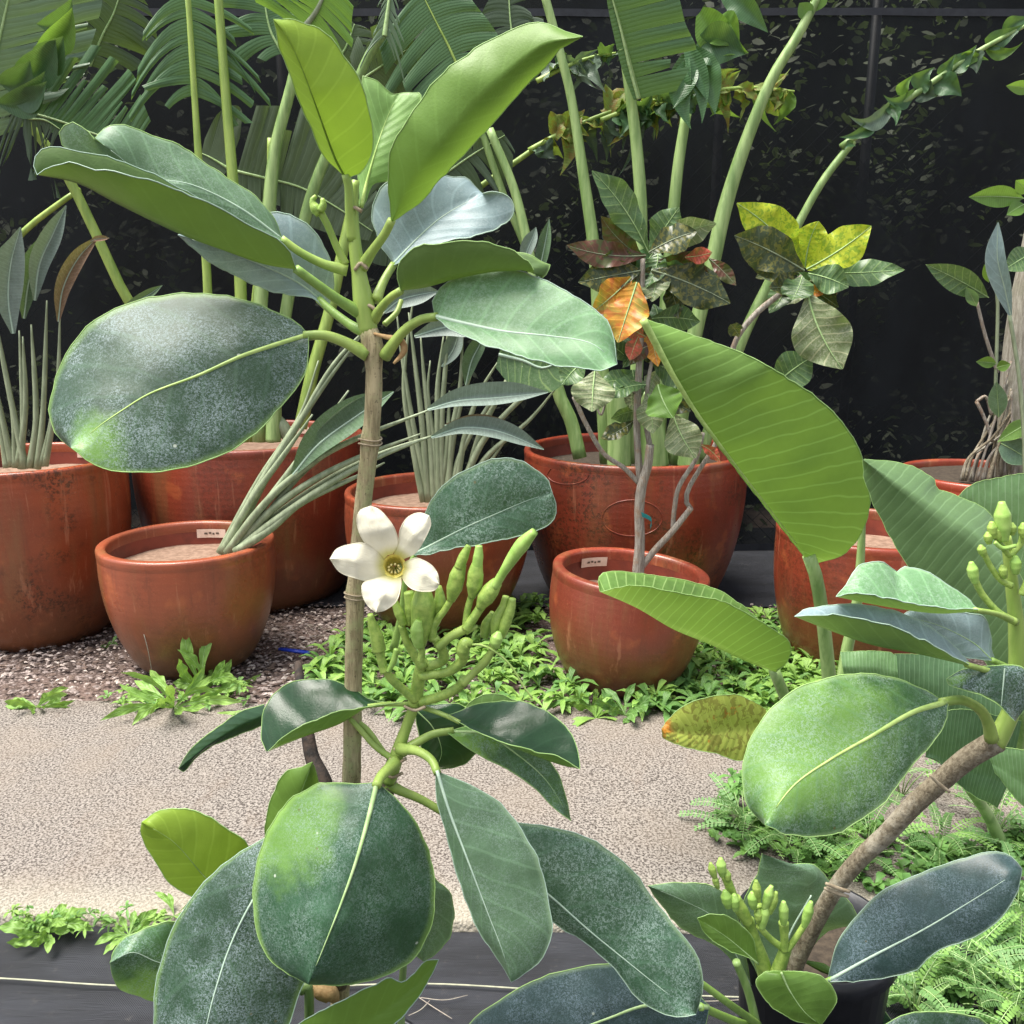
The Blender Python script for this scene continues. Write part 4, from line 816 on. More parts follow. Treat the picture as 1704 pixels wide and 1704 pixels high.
# bud clusters
for pts, rd, mt, d in [
    ('1278,1640 1268,1600 1254,1560 1245,1530', (15, 15, 12, 11), MPETG, 1.06), ('1245,1535 1232,1512 1222,1495', (11, 13, 12), MBUD, 1.055),
    ('1222,1500 1212,1470 1205,1455', (10, 9, 8), MBUD, 1.055), ('1285,1640 1298,1605 1308,1578', (15, 13, 11), MPETG, 1.05), ('1305,1580 1280,1560 1262,1540', (7, 6, 6), MPETG, 1.05),
    ('1306,1582 1305,1555 1304,1535', (7, 8, 10), MBUD, 1.045), ('1310,1582 1325,1560 1338,1540', (6, 6, 6), MPETG, 1.045), ('1268,1545 1262,1520 1262,1505', (6, 8, 8), MBUD, 1.05)]:
    club(Cc, pts, rd, mt, d, 'flower_stalk')
for x, y, x2, y2, r_ in ((1202, 1458, 1199, 1428, 9), (1190, 1462, 1182, 1436, 7), (1212, 1468, 1209, 1448, 7), (1212, 1510, 1206, 1482, 10), (1224, 1515, 1222, 1488, 9), (1254, 1512, 1252, 1484, 9), (1262, 1500, 1258, 1465, 8),
                         (1272, 1512, 1284, 1474, 9), (1280, 1520, 1292, 1484, 8), (1262, 1535, 1262, 1513, 8), (1304, 1538, 1304, 1500, 9), (1338, 1542, 1350, 1500, 9), (1195, 1478, 1188, 1456, 6), (1268, 1545, 1276, 1505, 9)):
    club(Cc, '%d,%d %d,%d %d,%d %d,%d' % (x, y, (x*2+x2)/3, (y*2+y2)/3, (x+x2*2)/3, (y+y2*2)/3, x2, y2), (r_*.6, r_, r_*1.05, r_*.4), MBUDL if r_ > 8 else MBUD, 1.035, 'bud')
for pts, rd in (('1690,1035 1662,1020 1635,990 1622,965', (7, 6.5, 6, 6)), ('1684,975 1665,965 1648,942 1636,918', (6, 5, 5, 5)), ('1700,990 1712,960 1716,930', (6, 6, 6)), ('1680,925 1664,905 1655,890', (5, 5, 5)), ('1682,925 1698,905 1702,890', (5, 5, 5))):
    club(Cc, pts, rd, MPETG, .985, 'flower_stalk')
for x, y, x2, y2, r_ in ((1623, 970, 1616, 935, 9), (1637, 925, 1632, 907, 7), (1670, 900, 1667, 835, 13), (1654, 895, 1650, 868, 8), (1646, 905, 1644, 885, 7), (1684, 890, 1684, 870, 7), (1664, 900, 1660, 872, 8), (1690, 955, 1690, 925, 9), (1703, 895, 1703, 870, 8), (1716, 935, 1716, 905, 8), (1672, 962, 1668, 940, 7)):
    club(Cc, '%d,%d %d,%d %d,%d %d,%d' % (x, y, (x*2+x2)/3, (y*2+y2)/3, (x+x2*2)/3, (y+y2*2)/3, x2, y2), (r_*.6, r_, r_*1.05, r_*.4), MBUDL if r_ > 8 else MBUD, .98, 'bud')
club(Cc, '1655,902 1668,912 1690,908', (3.5, 4, 3.5), MBUDL, .975, 'bract')

# ================================================================== banana-like plant at the right, rooted past the path
Dp = thing('broad_leaved_plant', 'low banana-like plant at right with a huge bright green ribbed leaf', 'plant', (G(1400, 1370).x, 2.05, 0))
leaf(Dp, [('1072,530 1100,540 1160,560 1240,590 1320,635 1380,680 1420,730 1440,780 1447,840 1432,890 1400,925 1355,938', (1.85, 1.8, 1.9, 2.0)), ('1070,532 1090,570 1120,625 1165,695 1230,782 1300,872 1350,937', (1.78, 1.85, 1.97)), ('1069,533 1086,568 1115,622 1161,695 1226,783 1297,874 1347,938', (1.79, 1.86, 1.975))],
     LM['bigb'], 'under', ribmat=MRIBY, ribw=.010, pet=('1346,925 1358,960 1368,1020 1375,1080 1384,1180 1395,1330', (1.965, 2.03, 2.05)), petr=.018, petmat=MPETG, bulge=.05, n=60, m=9, bead=.0012)
leaf(Dp, [('1000,985 1050,974 1120,985 1200,1000 1250,1025 1290,1050 1315,1072 1311,1100 1292,1118', (1.75, 1.8, 1.95)), ('999,985 1060,1012 1120,1047 1180,1072 1240,1100 1292,1119', (1.78, 1.97)), ('998,984 996,962 1008,951 1060,954 1130,964 1190,980 1230,1004 1262,1032 1290,1080 1294,1118', (1.86, 1.98, 2.0))],
     LM['bigb'], 'under', rib=False, pet=('1288,1115 1298,1140 1310,1170 1330,1230 1360,1330', (1.97, 2.05, 2.05)), petr=.016, petmat=MPETG, bulge=.08, n=50, bead=.0011)
leaf(Dp, [('1275,1180 1230,1157 1180,1160 1130,1180 1101,1212', (1.72, 1.65)), ('1275,1210 1220,1213 1160,1222 1101,1214', (1.72, 1.64)), ('1275,1250 1238,1266 1190,1254 1140,1243 1105,1228 1101,1214', (1.70, 1.62))], LM['yel'], 'under', rib=False, name='leaf', label='yellowing leaf with brown burnt tip')
leaf(Dp, [('1435,765 1440,805 1470,870 1510,940 1560,1000 1600,1050 1660,1130', (1.7, 1.6)), ('1436,765 1500,811 1560,851 1620,891 1680,945 1720,1040', (1.66, 1.56)), ('1438,764 1500,770 1552,795 1560,812 1600,828 1650,858 1700,960 1725,1040', (1.74, 1.66))], LM['bigd'], 'under', rib=False, bulge=.05, n=50)
stalk(Dp, '1660,1100 1700,1180 1690,1260 1640,1330', (1.6, 1.8, 2.0), (11, 14), MPETG, 'petiole')
leaf(Dp, [('1590,830 1620,805 1660,795 1704,788 1760,790', (1.95, 2.0)), ('1588,832 1680,900 1760,950', (1.95, 2.0)), ('1590,834 1640,930 1740,1060', (1.95, 2.0))], LM['bigp'], 'top', rib=False)
leaf(Dp, [('1398,1085 1440,1083 1480,1085 1492,1092', (1.8, 1.8)), ('1402,1110 1450,1112 1494,1120', (1.78, 1.78)), ('1408,1140 1450,1150 1496,1155', (1.8, 1.8))], LM['bigp'], 'top', rib=False)
leaf(Dp, [('1488,1088 1540,1090 1600,1105 1680,1130', (1.9, 1.9)), ('1490,1130 1560,1150 1680,1200', (1.88, 1.85)), ('1495,1190 1560,1250 1640,1290', (1.9, 1.85))], LM['bigd'], 'top', rib=False)
leaf(Dp, [('1545,1190 1600,1180 1700,1200', (1.7, 1.7)), ('1540,1260 1600,1280 1680,1300', (1.7, 1.7)), ('1560,1262 1600,1310 1660,1345', (1.7, 1.7))], LM['bigd'], 'top', rib=False)
leaf(Dp, [('1640,1252 1680,1245 1750,1260', (1.5, 1.5)), ('1650,1270 1700,1300 1750,1330', (1.5, 1.5)), ('1655,1285 1690,1330 1750,1380', (1.5, 1.5))], LM['bigp'], 'top', rib=False)
stalk(Dp, '1436,845 1432,930 1425,1010 1408,1090 1400,1180 1400,1330', (2.1, 2.12, 2.08), (5, 9, 12, 13), MPETG, 'petiole')
stalk(Dp, '1590,1280 1640,1350 1665,1400', (1.7, 1.9), (9, 12), MPETG, 'petiole')

# ================================================================== plants in the background pots
def potplant(key, name, label, cat, group=None):
    rt, pos = POT[key]; return thing(name, label, cat, (pos.x, pos.y, pos.z), group)
def paddle(par, pts, d, w, mat=None, fold=.5, roll=.9, prof=(.15, .75, 1, .8, .05), name='leaf', wav=1, label=None):
    """grey lance-shaped crane leaf folded along its rib"""
    c = rowpts(pts, d, 20); sc = (sum(d)/len(d) if isinstance(d, (tuple, list)) else d)/F; rows = []
    for u in (-1, -.66, -.33, 0, .33, .66, 1):
        r = []
        for i, p in enumerate(c):
            T = (c[min(i+1, 19)]-c[max(i-1, 0)]).normalized(); V = toward(p); s_ = T.cross(V).normalized(); ww = w*sc*resv(prof, i/19)
            a = fold if u < 0 else roll
            r.append(p+s_*(abs(u)*ww*math.cos(a)*(1 if u > 0 else -1))+V*(abs(u)*ww*math.sin(a)*.9)+V*.0)
        rows.append(r)
    b = MB(); nr = (rows[0][10]-rows[0][9]).cross(rows[1][9]-rows[0][9]); b.grid(rows, 0, lambda i, j: (i/6, j/19), flip=nr.dot(toward(c[9])) < 0)
    b.tube([p+toward(p)*.001 for p in rows[3]], [w*sc*.07, w*sc*.05, w*sc*.015], 5, 1, cap=False)
    o = b.build(name, [mat or LM['strel'], MRIBW], par)
    if label: o['label'] = label
    return o
# ---- crane plant in the left pot
E = potplant('left', 'crane_plant', 'clump of grey spear-shaped crane leaves in the large pot at the left edge', 'plant', 'grey crane plants in pots')
for pts, r_ in (('20,775 0,680 -20,600', 5), ('35,780 38,690 32,550', 4.5), ('42,780 15,650 -10,520', 5), ('62,780 72,680 78,500', 4.5), ('30,775 42,680 38,560', 5), ('75,775 95,650 100,520', 4), ('50,778 60,700 52,540', 5), ('12,778 2,720 -12,660', 5), ('68,775 85,700 98,600', 3.5), ('25,778 22,700 10,620', 4)):
    stalk(E, pts, 3.42, (r_+2, r_, r_*.8, r_*.25), MPETD, seg=7, n=16)
paddle(E, '22,555 14,500 18,440 34,378', 3.35, 24, roll=.5); paddle(E, '58,500 66,440 88,390 110,342', 3.4, 24, fold=.8); paddle(E, '40,530 48,470 62,430 80,385', 3.45, 22, LM['streld'])
paddle(E, '-8,520 -4,470 6,430 14,400', 3.4, 20); paddle(E, '97,535 105,480 130,430 165,392', 3.38, 22, LM['dead'], fold=.9, roll=1.0, label='dried brown curled leaf')
paddle(E, '150,402 160,398 182,396', 3.37, 6, LM['dead'])
paddle(E, '205,512 240,495 270,475', 3.45, 10, LM['streld'])
# ---- tall palm-like plants with thick stalks in the back left pot
Fp = potplant('backleft', 'fan_plant', 'tall plant with thick yellow-green stalks rising from the wide back pot', 'plant', 'tall banana-like plants in pots')
for pts, d, r_, mt in (('345,735 347,600 345,470 335,330 325,180 312,-20', (3.8, 3.75), (10, 9, 8, 6, 5), MPETL), ('405,735 402,600 400,470 390,330 375,150 362,-20', (3.82, 3.8), (13, 12, 11, 9, 8), MPETL),
    ('432,735 430,600 434,500 445,380 458,250 490,120 500,40', (3.78, 3.8), (15, 14, 14, 11, 9), MPETG), ('447,735 470,560 490,440 520,320 560,220 615,90 640,55', (3.85, 3.85), (12, 12, 12, 10, 8), MPETG),
    ('455,735 455,650 440,560', (3.7, 3.72), (16, 14), MPETG), ('500,712 520,620 548,520 570,420 590,330', (3.8, 3.85), (14, 12, 11), MPETL), ('420,735 418,640 425,500 448,320 450,230', (3.9, 3.9), (9, 8, 6), MPETL)):
    stalk(Fp, pts, d, tuple(q*.8 for q in r_), mt, n=34)
stalk(Fp, '455,700 470,712 485,738', 3.72, (15, 12, 8), MPETD, 'sheath')
banana(Fp, '322,160 320,100 315,50 308,-10', 3.8, 95, 110, LM['palm'], seg=8, nar=(.05, .3), torn=.9, droop=.5, slant=-.15, prof=(.6, 1, 1, .9, .8), ribr=.01, gap=.15)
banana(Fp, '395,285 440,296 500,312 560,345 620,385', (3.95, 3.95), 112, 52, LM['palmm'], seg=12, nar=(.0, .15), torn=.3, droop=.0, slant=.15, prof=(.9, 1, .95, .75, .3), ribr=.006, gap=.04)
banana(Fp, '380,280 350,262 335,255', 3.96, 55, 88, LM['palmm'], seg=3, torn=.3, droop=0, slant=.1)
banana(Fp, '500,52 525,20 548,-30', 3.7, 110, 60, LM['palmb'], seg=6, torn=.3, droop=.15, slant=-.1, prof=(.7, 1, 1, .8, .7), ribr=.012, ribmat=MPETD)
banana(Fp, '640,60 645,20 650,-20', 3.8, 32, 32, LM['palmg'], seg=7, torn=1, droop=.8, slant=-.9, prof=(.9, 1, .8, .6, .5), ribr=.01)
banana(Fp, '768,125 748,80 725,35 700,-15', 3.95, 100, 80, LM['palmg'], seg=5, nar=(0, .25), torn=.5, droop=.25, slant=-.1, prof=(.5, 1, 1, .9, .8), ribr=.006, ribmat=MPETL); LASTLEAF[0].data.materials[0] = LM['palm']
banana(Fp, '590,140 620,120 650,100 690,75', 4.0, 70, 60, LM['palmm'], seg=5, nar=(0, .3), torn=1, droop=.3, slant=.4, gap=.15)
banana(Fp, '560,100 575,80 590,40', 4.05, 60, 55, LM['palmm'], seg=4, nar=(0, .3), torn=1, droop=.1, slant=.4, gap=.2)
banana(Fp, '470,90 450,50 440,0 436,-40', 4.1, 60, 60, LM['palm'], seg=6, nar=(0, .3), torn=.7, droop=.4, gap=.15)
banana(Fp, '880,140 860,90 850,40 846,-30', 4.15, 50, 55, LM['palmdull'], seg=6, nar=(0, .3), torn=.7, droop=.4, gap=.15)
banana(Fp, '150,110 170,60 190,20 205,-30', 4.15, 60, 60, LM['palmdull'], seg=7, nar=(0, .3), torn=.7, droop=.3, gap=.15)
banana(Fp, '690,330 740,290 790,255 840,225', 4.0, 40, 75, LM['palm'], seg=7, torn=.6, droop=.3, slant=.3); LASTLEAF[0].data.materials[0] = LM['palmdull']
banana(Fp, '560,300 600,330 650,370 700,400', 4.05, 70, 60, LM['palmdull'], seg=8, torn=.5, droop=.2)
# ---- plants at the left whose stalks cross behind
Fq = thing('fan_plant', 'plant at the upper left corner with pleated grey fronds and a crossing yellow stalk', 'plant', (P(-60, 800, 4.0).x, 4.0, 0), 'tall banana-like plants in pots')
stalk(Fq, '-60,1000 60,850 240,540 212,500 160,390 110,290 60,220 20,170', (4.0, 4.0, 3.9), (9, 9, 8, 7), MPETL)
stalk(Fq, '-70,980 -40,560 0,435 40,385 90,345 133,315', (4.0, 4.0), (8, 7, 6, 4), MPETL)
banana(Fq, '-40,240 -20,150 0,60 20,-30', 3.75, 90, 120, LM['palmg'], seg=10, torn=.3, droop=.0, slant=.75, prof=(.4, .9, 1, 1, .9), ribr=.01)
for x, y, x2, y2, w in ((60, 75, 120, 12, 20), (55, 95, 105, 60, 24), (20, 120, 92, 62, 26), (0, 140, 50, 100, 24), (-10, 170, 75, 118, 22), (10, 155, 78, 135, 18), (60, 40, 120, -5, 16)):
    simple(Fq, P(x, y, 3.7), P(x2, y2, 3.62), w/F*3.7, LM['palmb'] if w == 20 else LM['palm'], sag=-.2, fold=.5, bend=.15, rib=False, name='leaflet')
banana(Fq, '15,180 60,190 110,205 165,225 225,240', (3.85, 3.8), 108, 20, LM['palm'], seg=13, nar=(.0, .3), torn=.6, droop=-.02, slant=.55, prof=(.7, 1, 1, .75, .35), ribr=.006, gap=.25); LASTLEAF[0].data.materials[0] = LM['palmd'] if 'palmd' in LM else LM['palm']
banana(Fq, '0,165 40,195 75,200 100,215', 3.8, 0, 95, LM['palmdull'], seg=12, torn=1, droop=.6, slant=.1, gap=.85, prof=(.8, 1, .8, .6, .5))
# ---- crane plant leaning out of the small front left pot
Gp = potplant('frontleft', 'crane_plant', 'bundle of thin grey-green crane stems leaning right out of the small front left pot', 'plant', 'grey crane plants in pots')
for pts, d, r_ in (('372,918 420,830 470,760 520,690', (3.08, 3.0), 5), ('380,918 440,840 500,760 580,650', (3.06, 2.95), 5), ('388,918 450,850 520,800 600,760 700,722', (3.05, 2.9), 5), ('395,916 460,865 540,810 620,765 720,725', (3.03, 2.9), 5),
    ('378,920 430,850 480,800 560,745 720,680', (3.04, 2.9), 5), ('400,914 470,850 560,790 640,752 730,722', (3.07, 2.95), 4.5), ('376,916 425,820 480,730 540,640 600,560', (3.1, 3.1), 5), ('384,912 440,800 500,700 560,600 640,520', (3.1, 3.1), 4.5), ('406,912 450,850 500,790 560,745', (3.04, 3.0), 5), ('366,920 430,800 500,690 530,600', (3.12, 3.12), 4), ('392,918 450,880 500,838 600,790 640,770', (3.02, 2.95), 5)):
    stalk(Gp, pts, d, (r_+3.5, r_+1.5, r_, r_*.3), MPETD, seg=7, n=24)
paddle(Gp, '488,790 530,740 590,695 655,652', (2.98, 2.9), 36, LM['streld'], fold=.2, roll=1.0); paddle(Gp, '500,765 545,715 600,672 650,655', (3.0, 2.92), 26, LM['strel'], fold=1.1, roll=.5)
paddle(Gp, '712,682 760,668 830,662 912,653', (2.9, 2.85), 30, fold=.45, roll=1.2); paddle(Gp, '718,728 770,712 830,718 905,748', (2.9, 2.82), 27, fold=.7, roll=1.1)
paddle(Gp, '740,708 790,700 840,712 880,735', (2.91, 2.85), 13, LM['dead'], fold=.3, roll=.6)
# ---- crane plant in the middle pot
Hp = potplant('mid', 'crane_plant', 'upright clump of grey crane stems behind the white flower and trunk', 'plant', 'grey crane plants in pots')
for pts, r_ in (('712,835 702,700 690,600 680,520', 5), ('722,835 715,720 705,620 700,560', 5), ('735,835 735,700 742,600 750,500', 5), ('745,835 752,720 765,650 770,560', 5), ('755,835 775,720 800,650 830,600', 5), ('728,835 722,740 712,650 716,600', 4.5),
    ('740,835 760,700 790,600 800,560', 4.5), ('760,835 800,740 850,680 920,620 960,580', 5), ('764,835 810,760 880,700 930,640', 4.5), ('715,835 690,720 670,600 660,520', 4.5), ('750,838 765,760 810,680 870,600', 4.5), ('770,835 800,790 850,720', 4), ('705,835 690,760 672,640 690,480', 4), ('731,835 728,650 738,560', 5.5), ('726,835 742,760 748,650', 5)):
    stalk(Hp, pts, 3.5, (r_+2.5, r_+.5, r_*.8, r_*.25), MPETD, seg=7, n=20)
paddle(Hp, '830,590 870,600 905,612 950,590', (3.45, 3.4), 46, LM['cgreen'], fold=.2, roll=.3, prof=(.5, 1, 1, .8, .2)); paddle(Hp, '775,640 785,600 800,570 808,545', 3.45, 18, LM['streld'])
paddle(Hp, '735,610 755,580 765,545', 3.5, 20); paddle(Hp, '690,560 740,545 800,540 850,500', (3.45, 3.4), 26); paddle(Hp, '640,520 665,500 700,490 730,485', 3.4, 24, LM['strel'])
paddle(Hp, '895,470 900,440 908,400 914,365', 3.6, 15, LM['streld'], fold=.6); paddle(Hp, '870,440 878,415 888,392 892,378', 3.6, 15)
stalk(Hp, '895,470 880,560 800,720 770,830', (3.6, 3.5), (4, 6), MPETD, seg=7)
# ---- tall plant in the wide back right pot
Ip = potplant('backright', 'fan_plant', 'tall plant with thick green stalks and torn yellowing fronds in the wide back right pot', 'plant', 'tall banana-like plants in pots')
for pts, d, r_, mt in (('965,762 950,700 930,655 900,520 860,330 815,215', (3.85, 3.95), (15, 13, 10, 8), MPETG), ('1010,770 1000,600 990,430 972,300 950,160 930,80 903,-20', (3.9, 3.9), (16, 15, 12, 9, 8), MPETG),
    ('1050,770 1060,600 1067,370 1060,250 1045,130 1035,60', (3.85, 3.8), (14, 13, 12, 9), MPETG), ('1095,770 1105,560 1115,420 1128,280 1142,190', (3.9, 3.9), (14, 14, 12, 10), MPETG),
    ('1120,772 1155,560 1185,440 1205,350 1240,240 1285,130 1330,55 1368,-20', (3.85, 3.8), (17, 16, 15, 11, 8), MPETG), ('1160,772 1235,565 1285,460 1330,370 1370,300 1420,235', (3.9, 3.9), (13, 12, 11, 8, 7), MPETG),
    ('1030,775 1030,720 1025,650', (3.8, 3.8), (26, 22), MPETG), ('1090,775 1085,720 1075,650', (3.82, 3.8), (30, 24), MPETG), ('1145,775 1150,720', (3.8, 3.8), (24, 20), MPETG), ('800,310 850,275 900,240', (4.05, 4.05), (6, 5), MPETL), ('885,440 868,395 840,330 800,215', (4.0, 4.0), (8, 7), MPETG)):
    stalk(Ip, pts, d, tuple(q*.8 for q in r_), mt, n=34)
banana(Ip, '1062,165 1045,100 1030,40 1005,-50', (3.7, 3.6), 0, 118, LM['palm'], seg=7, torn=.12, droop=.02, slant=-.12, prof=(.5, .85, .8, .8, .8), ribr=.012, ribmat=MPETG); LASTLEAF[0].data.materials[0] = LM['palmg2'] if 'palmg2' in LM else LM['palm']
banana(Ip, '1062,165 1047,110 1033,50 1008,-40', (3.68, 3.6), 12, 0, LM['palm'], seg=3, torn=0, droop=0, slant=0)
for x, y, x2, y2, w in ((1140, 90, 1150, 215, 17), (1150, 80, 1190, 190, 22), (1160, 70, 1240, 90, 30), (1165, 20, 1245, 88, 26), (1200, -20, 1278, 54, 18), (1150, 100, 1120, 180, 18), (1185, 40, 1230, 75, 26), (1140, 70, 1168, 205, 14)):
    simple(Ip, P(x, y, 3.75), P(x2, y2, 3.7), w/F*3.75, LM['palm'] if w != 26 else LM['palmb'], sag=-.08, fold=.45, name='leaflet', rib=False, bend=random.uniform(-.15, .15), prof=(.3, .8, 1, .95, .7, .35, .02), wave=.2, ruff=.08, n=18)
def ragged(par, mid, d, n, L, w, mats, up=.3):
    """withered frond: separate torn leaflets hanging unevenly from one rib"""
    c = rowpts(mid, d, n); sc = d/F; stalk(par, mid, d, (4, 3, 1.5), MPETL, 'rib')
    for i, p in enumerate(c[1:-1]):
        if random.random() < .1: continue
        T = (c[i+2]-c[i]).normalized(); l = L*sc*random.uniform(.6, 1.6)*(1 if i < n*.75 else .7); an = random.uniform(-.5, .9)
        q = p+T*l*math.sin(an)+Vector((0, 0, -1))*l*math.cos(an)*random.uniform(.7, 1)+Vector((0, random.uniform(-.4, .4)*l, 0))
        if random.random() < up: q = p+T*l*.7+Vector((0, random.uniform(-.3, .3)*l, l*random.uniform(.1, .5)))
        simple(par, p, q, w*sc*random.uniform(.8, 1.7), LM[random.choice(mats)], sag=random.uniform(-.1, .35), bend=random.uniform(-.2, .2), roll=random.uniform(-1, 1), fold=.5, wave=.5, ruff=.3, rib=False, name='leaflet', prof=(.5, .9, 1, .8, .45, .2, .02), n=12, m=2)
ragged(Ip, '880,250 940,218 1000,192 1060,172 1130,160', 4.02, 30, 52, 12, ('palmy', 'palmy', 'palm', 'palmy', 'palmdull'))
ragged(Ip, '1120,165 1180,152 1250,146 1322,152', 4.0, 26, 50, 9, ('palmy', 'palmy', 'palmb'), .15)
ragged(Ip, '1000,200 1060,178 1110,172 1150,172', 3.98, 22, 62, 11, ('palm', 'palmdull', 'palm'))
ragged(Ip, '893,135 940,112 985,95 1025,88', 3.98, 16, 42, 10, ('palmg', 'palm', 'palmg'), .5)
stalk(Ip, '1400,245 1460,200 1540,145 1620,90 1720,35', (3.9, 3.85), (6, 5, 4, 3), MPETG)
for x, y, x2, y2, w, k in ((1460, 198, 1397, 228, 11, 'palm'), (1480, 175, 1412, 192, 14, 'palmg'), (1478, 178, 1490, 210, 9, 'palm'), (1520, 155, 1470, 158, 12, 'palm'), (1530, 150, 1555, 112, 16, 'palm'), (1560, 135, 1600, 160, 18, 'palm'), (1540, 145, 1560, 160, 16, 'palmdull'),
                           (1580, 115, 1625, 75, 15, 'palm'), (1590, 110, 1645, 100, 11, 'palmb'), (1610, 95, 1625, 122, 16, 'palmdull'), (1640, 75, 1704, 40, 14, 'palm'), (1640, 78, 1702, 70, 10, 'palmb'), (1420, 240, 1405, 250, 6, 'palm'), (1670, 60, 1720, 30, 14, 'palm'), (1500, 160, 1520, 125, 10, 'palmb'), (1565, 125, 1590, 90, 10, 'palm')):
    simple(Ip, P(x, y, 3.88), P(x2, y2, 3.84), w/F*3.88, LM[k], sag=-.15, fold=.5, name='leaflet', rib=False, bend=random.uniform(-.25, .25), prof=(.6, .95, 1, .8, .5, .25, .02), wave=.25, ruff=.1)
simple(Ip, P(1350, 35, 3.8), P(1330, 5, 3.78), .03, LM['palm'], name='leaflet', rib=False, sag=.3); simple(Ip, P(1355, 20, 3.8), P(1372, -20, 3.78), .03, LM['palmb'], name='leaflet', rib=False)
# ---- croton in the small front right pot
J = potplant('frontright', 'croton', 'croton with spotted, orange and yellow leaves on grey stems in the small front right pot', 'shrub')
DJ = 2.93
for pts, r_ in (('1062,955 1065,900 1064,850 1068,810 1078,775 1082,740', (11, 9, 8.5, 9, 8, 7)), ('1068,815 1062,760 1060,700 1064,600 1068,500 1070,430', (7, 6, 6, 5.5, 5, 4)), ('1064,805 1040,780 1005,755 975,705 955,660', (4.5, 4, 4, 4)), ('1066,945 1090,915 1118,885 1150,845', (6, 6, 5.5, 5)), ('1120,880 1122,850 1130,810 1160,760 1170,720', (4.5, 4, 4, 3.5)),
    ('1150,848 1142,835 1145,815 1165,780 1190,740 1205,690 1215,600 1228,560 1260,520 1300,488 1335,460', (4.5, 4, 4, 4.5, 4.5, 5, 4)), ('1082,745 1075,700 1078,640 1085,600', (5, 4, 3)), ('985,640 1000,690 1020,640 1060,655', (2, 2, 2)), ('1300,488 1320,490 1345,480', (3, 3))):
    stalk(J, pts, (DJ, DJ-.03), r_, MBARKG, 'stem', n=34, seg=9)
def cl(x, y, x2, y2, w, k, roll=0, dz=0, **kw):
    d0 = DJ-.03+dz; simple(J, P(x, y, d0), P(x2, y2, d0-.05+kw.pop('dt', 0)), w/F*d0, LM[k], roll=roll, wave=.25, ruff=.12, ribmat=MRIB if k not in ('cdark', 'cbrown') else MPETD, n=24, m=4, prof=(.10, .38, .7, .93, 1, .88, .5, .03), **kw)
for a in ((1078, 418, 985, 284, 27, 'cgreen', .4, 0), (1080, 420, 1130, 345, 25, 'cgreen', -.3, .01), (1085, 418, 1192, 372, 24, 'cpale', .3, 0), (1080, 420, 1160, 385, 26, 'cdark', -.5, -.04), (1075, 425, 943, 408, 22, 'cbrown', .3, 0), (1070, 430, 1000, 360, 20, 'cbrown', .2, .03),
          (1068, 450, 962, 470, 26, 'cdark', .2, 0), (1060, 445, 1000, 430, 20, 'cdark', 0, .02), (1085, 450, 1215, 505, 34, 'cdark', -.2, 0), (1095, 435, 1180, 455, 24, 'cbrown', .3, .02), (1140, 428, 1185, 420, 13, 'cred', 0, -.04), (1180, 430, 1225, 475, 12, 'cbrown', 0, 0),
          (1060, 470, 1028, 570, 36, 'corange', .2, -.05), (1050, 462, 985, 520, 28, 'corange', -.3, -.02), (1075, 560, 1035, 530, 16, 'cred', .2, 0), (1062, 560, 1048, 600, 14, 'cred', 0, -.02), (1080, 540, 1095, 610, 16, 'corange', 0, .03),
          (1085, 530, 1165, 535, 22, 'cgreen', .3, .02), (990, 618, 985, 685, 36, 'cpale', 0, -.02), (975, 600, 935, 640, 22, 'cgreen', .2, .05), (1075, 640, 1010, 660, 18, 'cgreen', .6, 0), (1078, 655, 1086, 722, 24, 'cpale', .2, 0), (1095, 640, 1120, 695, 34, 'palmb', .2, -.06),
          (1120, 690, 1158, 762, 32, 'cpale', .1, -.02), (1085, 600, 1150, 640, 24, 'cgreen', .2, .05), (1050, 600, 1000, 560, 20, 'cgreen', .5, .05), (1055, 700, 1000, 730, 16, 'cdark', .5, .05), (1165, 740, 1200, 770, 10, 'cred', .5, 0), (1060, 500, 1080, 560, 18, 'cdark', .5, .03), (1110, 470, 1130, 530, 18, 'cdark', .5, .03),
          (1335, 448, 1226, 338, 34, 'cyel', .3, .02), (1338, 450, 1222, 392, 34, 'cdark', .2, -.04), (1340, 445, 1362, 368, 28, 'cyel', 0, .03), (1342, 448, 1450, 376, 32, 'cyel', -.2, -.02), (1345, 455, 1505, 449, 24, 'cgreen', -.5, 0), (1345, 455, 1412, 478, 24, 'cgreen', -.1, -.04),
          (1335, 460, 1318, 500, 26, 'cgreen', .3, -.02), (1330, 455, 1245, 440, 22, 'cdark', .2, .03), (1345, 490, 1402, 614, 46, 'cpale', .1, -.06), (1285, 645, 1352, 594, 32, 'cgreen', .1, 0), (1335, 465, 1280, 478, 20, 'cdark', .2, .02), (1330, 480, 1370, 490, 10, 'corange', 0, 0), (1230, 560, 1215, 540, 12, 'cdark', 0, 0), (1215, 610, 1180, 590, 18, 'cgreen', .3, .04)):
    cl(*a[:8], sag=random.uniform(-.05, .2), bend=random.uniform(-.08, .08))
for i in range(34):
    cx_, cy_, sx_, sy_ = random.choice(((1078, 445, 55, 45), (1075, 560, 35, 60), (1085, 650, 45, 50), (1330, 465, 50, 25)))
    x, y = random.gauss(cx_, sx_*.35), random.gauss(cy_, sy_*.5); a = random.uniform(0, 6.28); l = random.uniform(45, 80)
    cl(x, y, x+math.cos(a)*l, y+abs(math.sin(a))*l*.9, l*random.uniform(.25, .34), random.choice(('cgreen', 'cdark', 'cgreen', 'cdark', 'cbrown', 'cpale', 'palm')), random.uniform(-.8, .8), random.uniform(.02, .12), sag=random.uniform(0, .3), bend=random.uniform(-.15, .15))
tg = MB(); pts = crom([P(1066, 852, 2.9), P(1076, 856, 2.89), P(1084, 862, 2.885), P(1082, 874, 2.885)], 8)
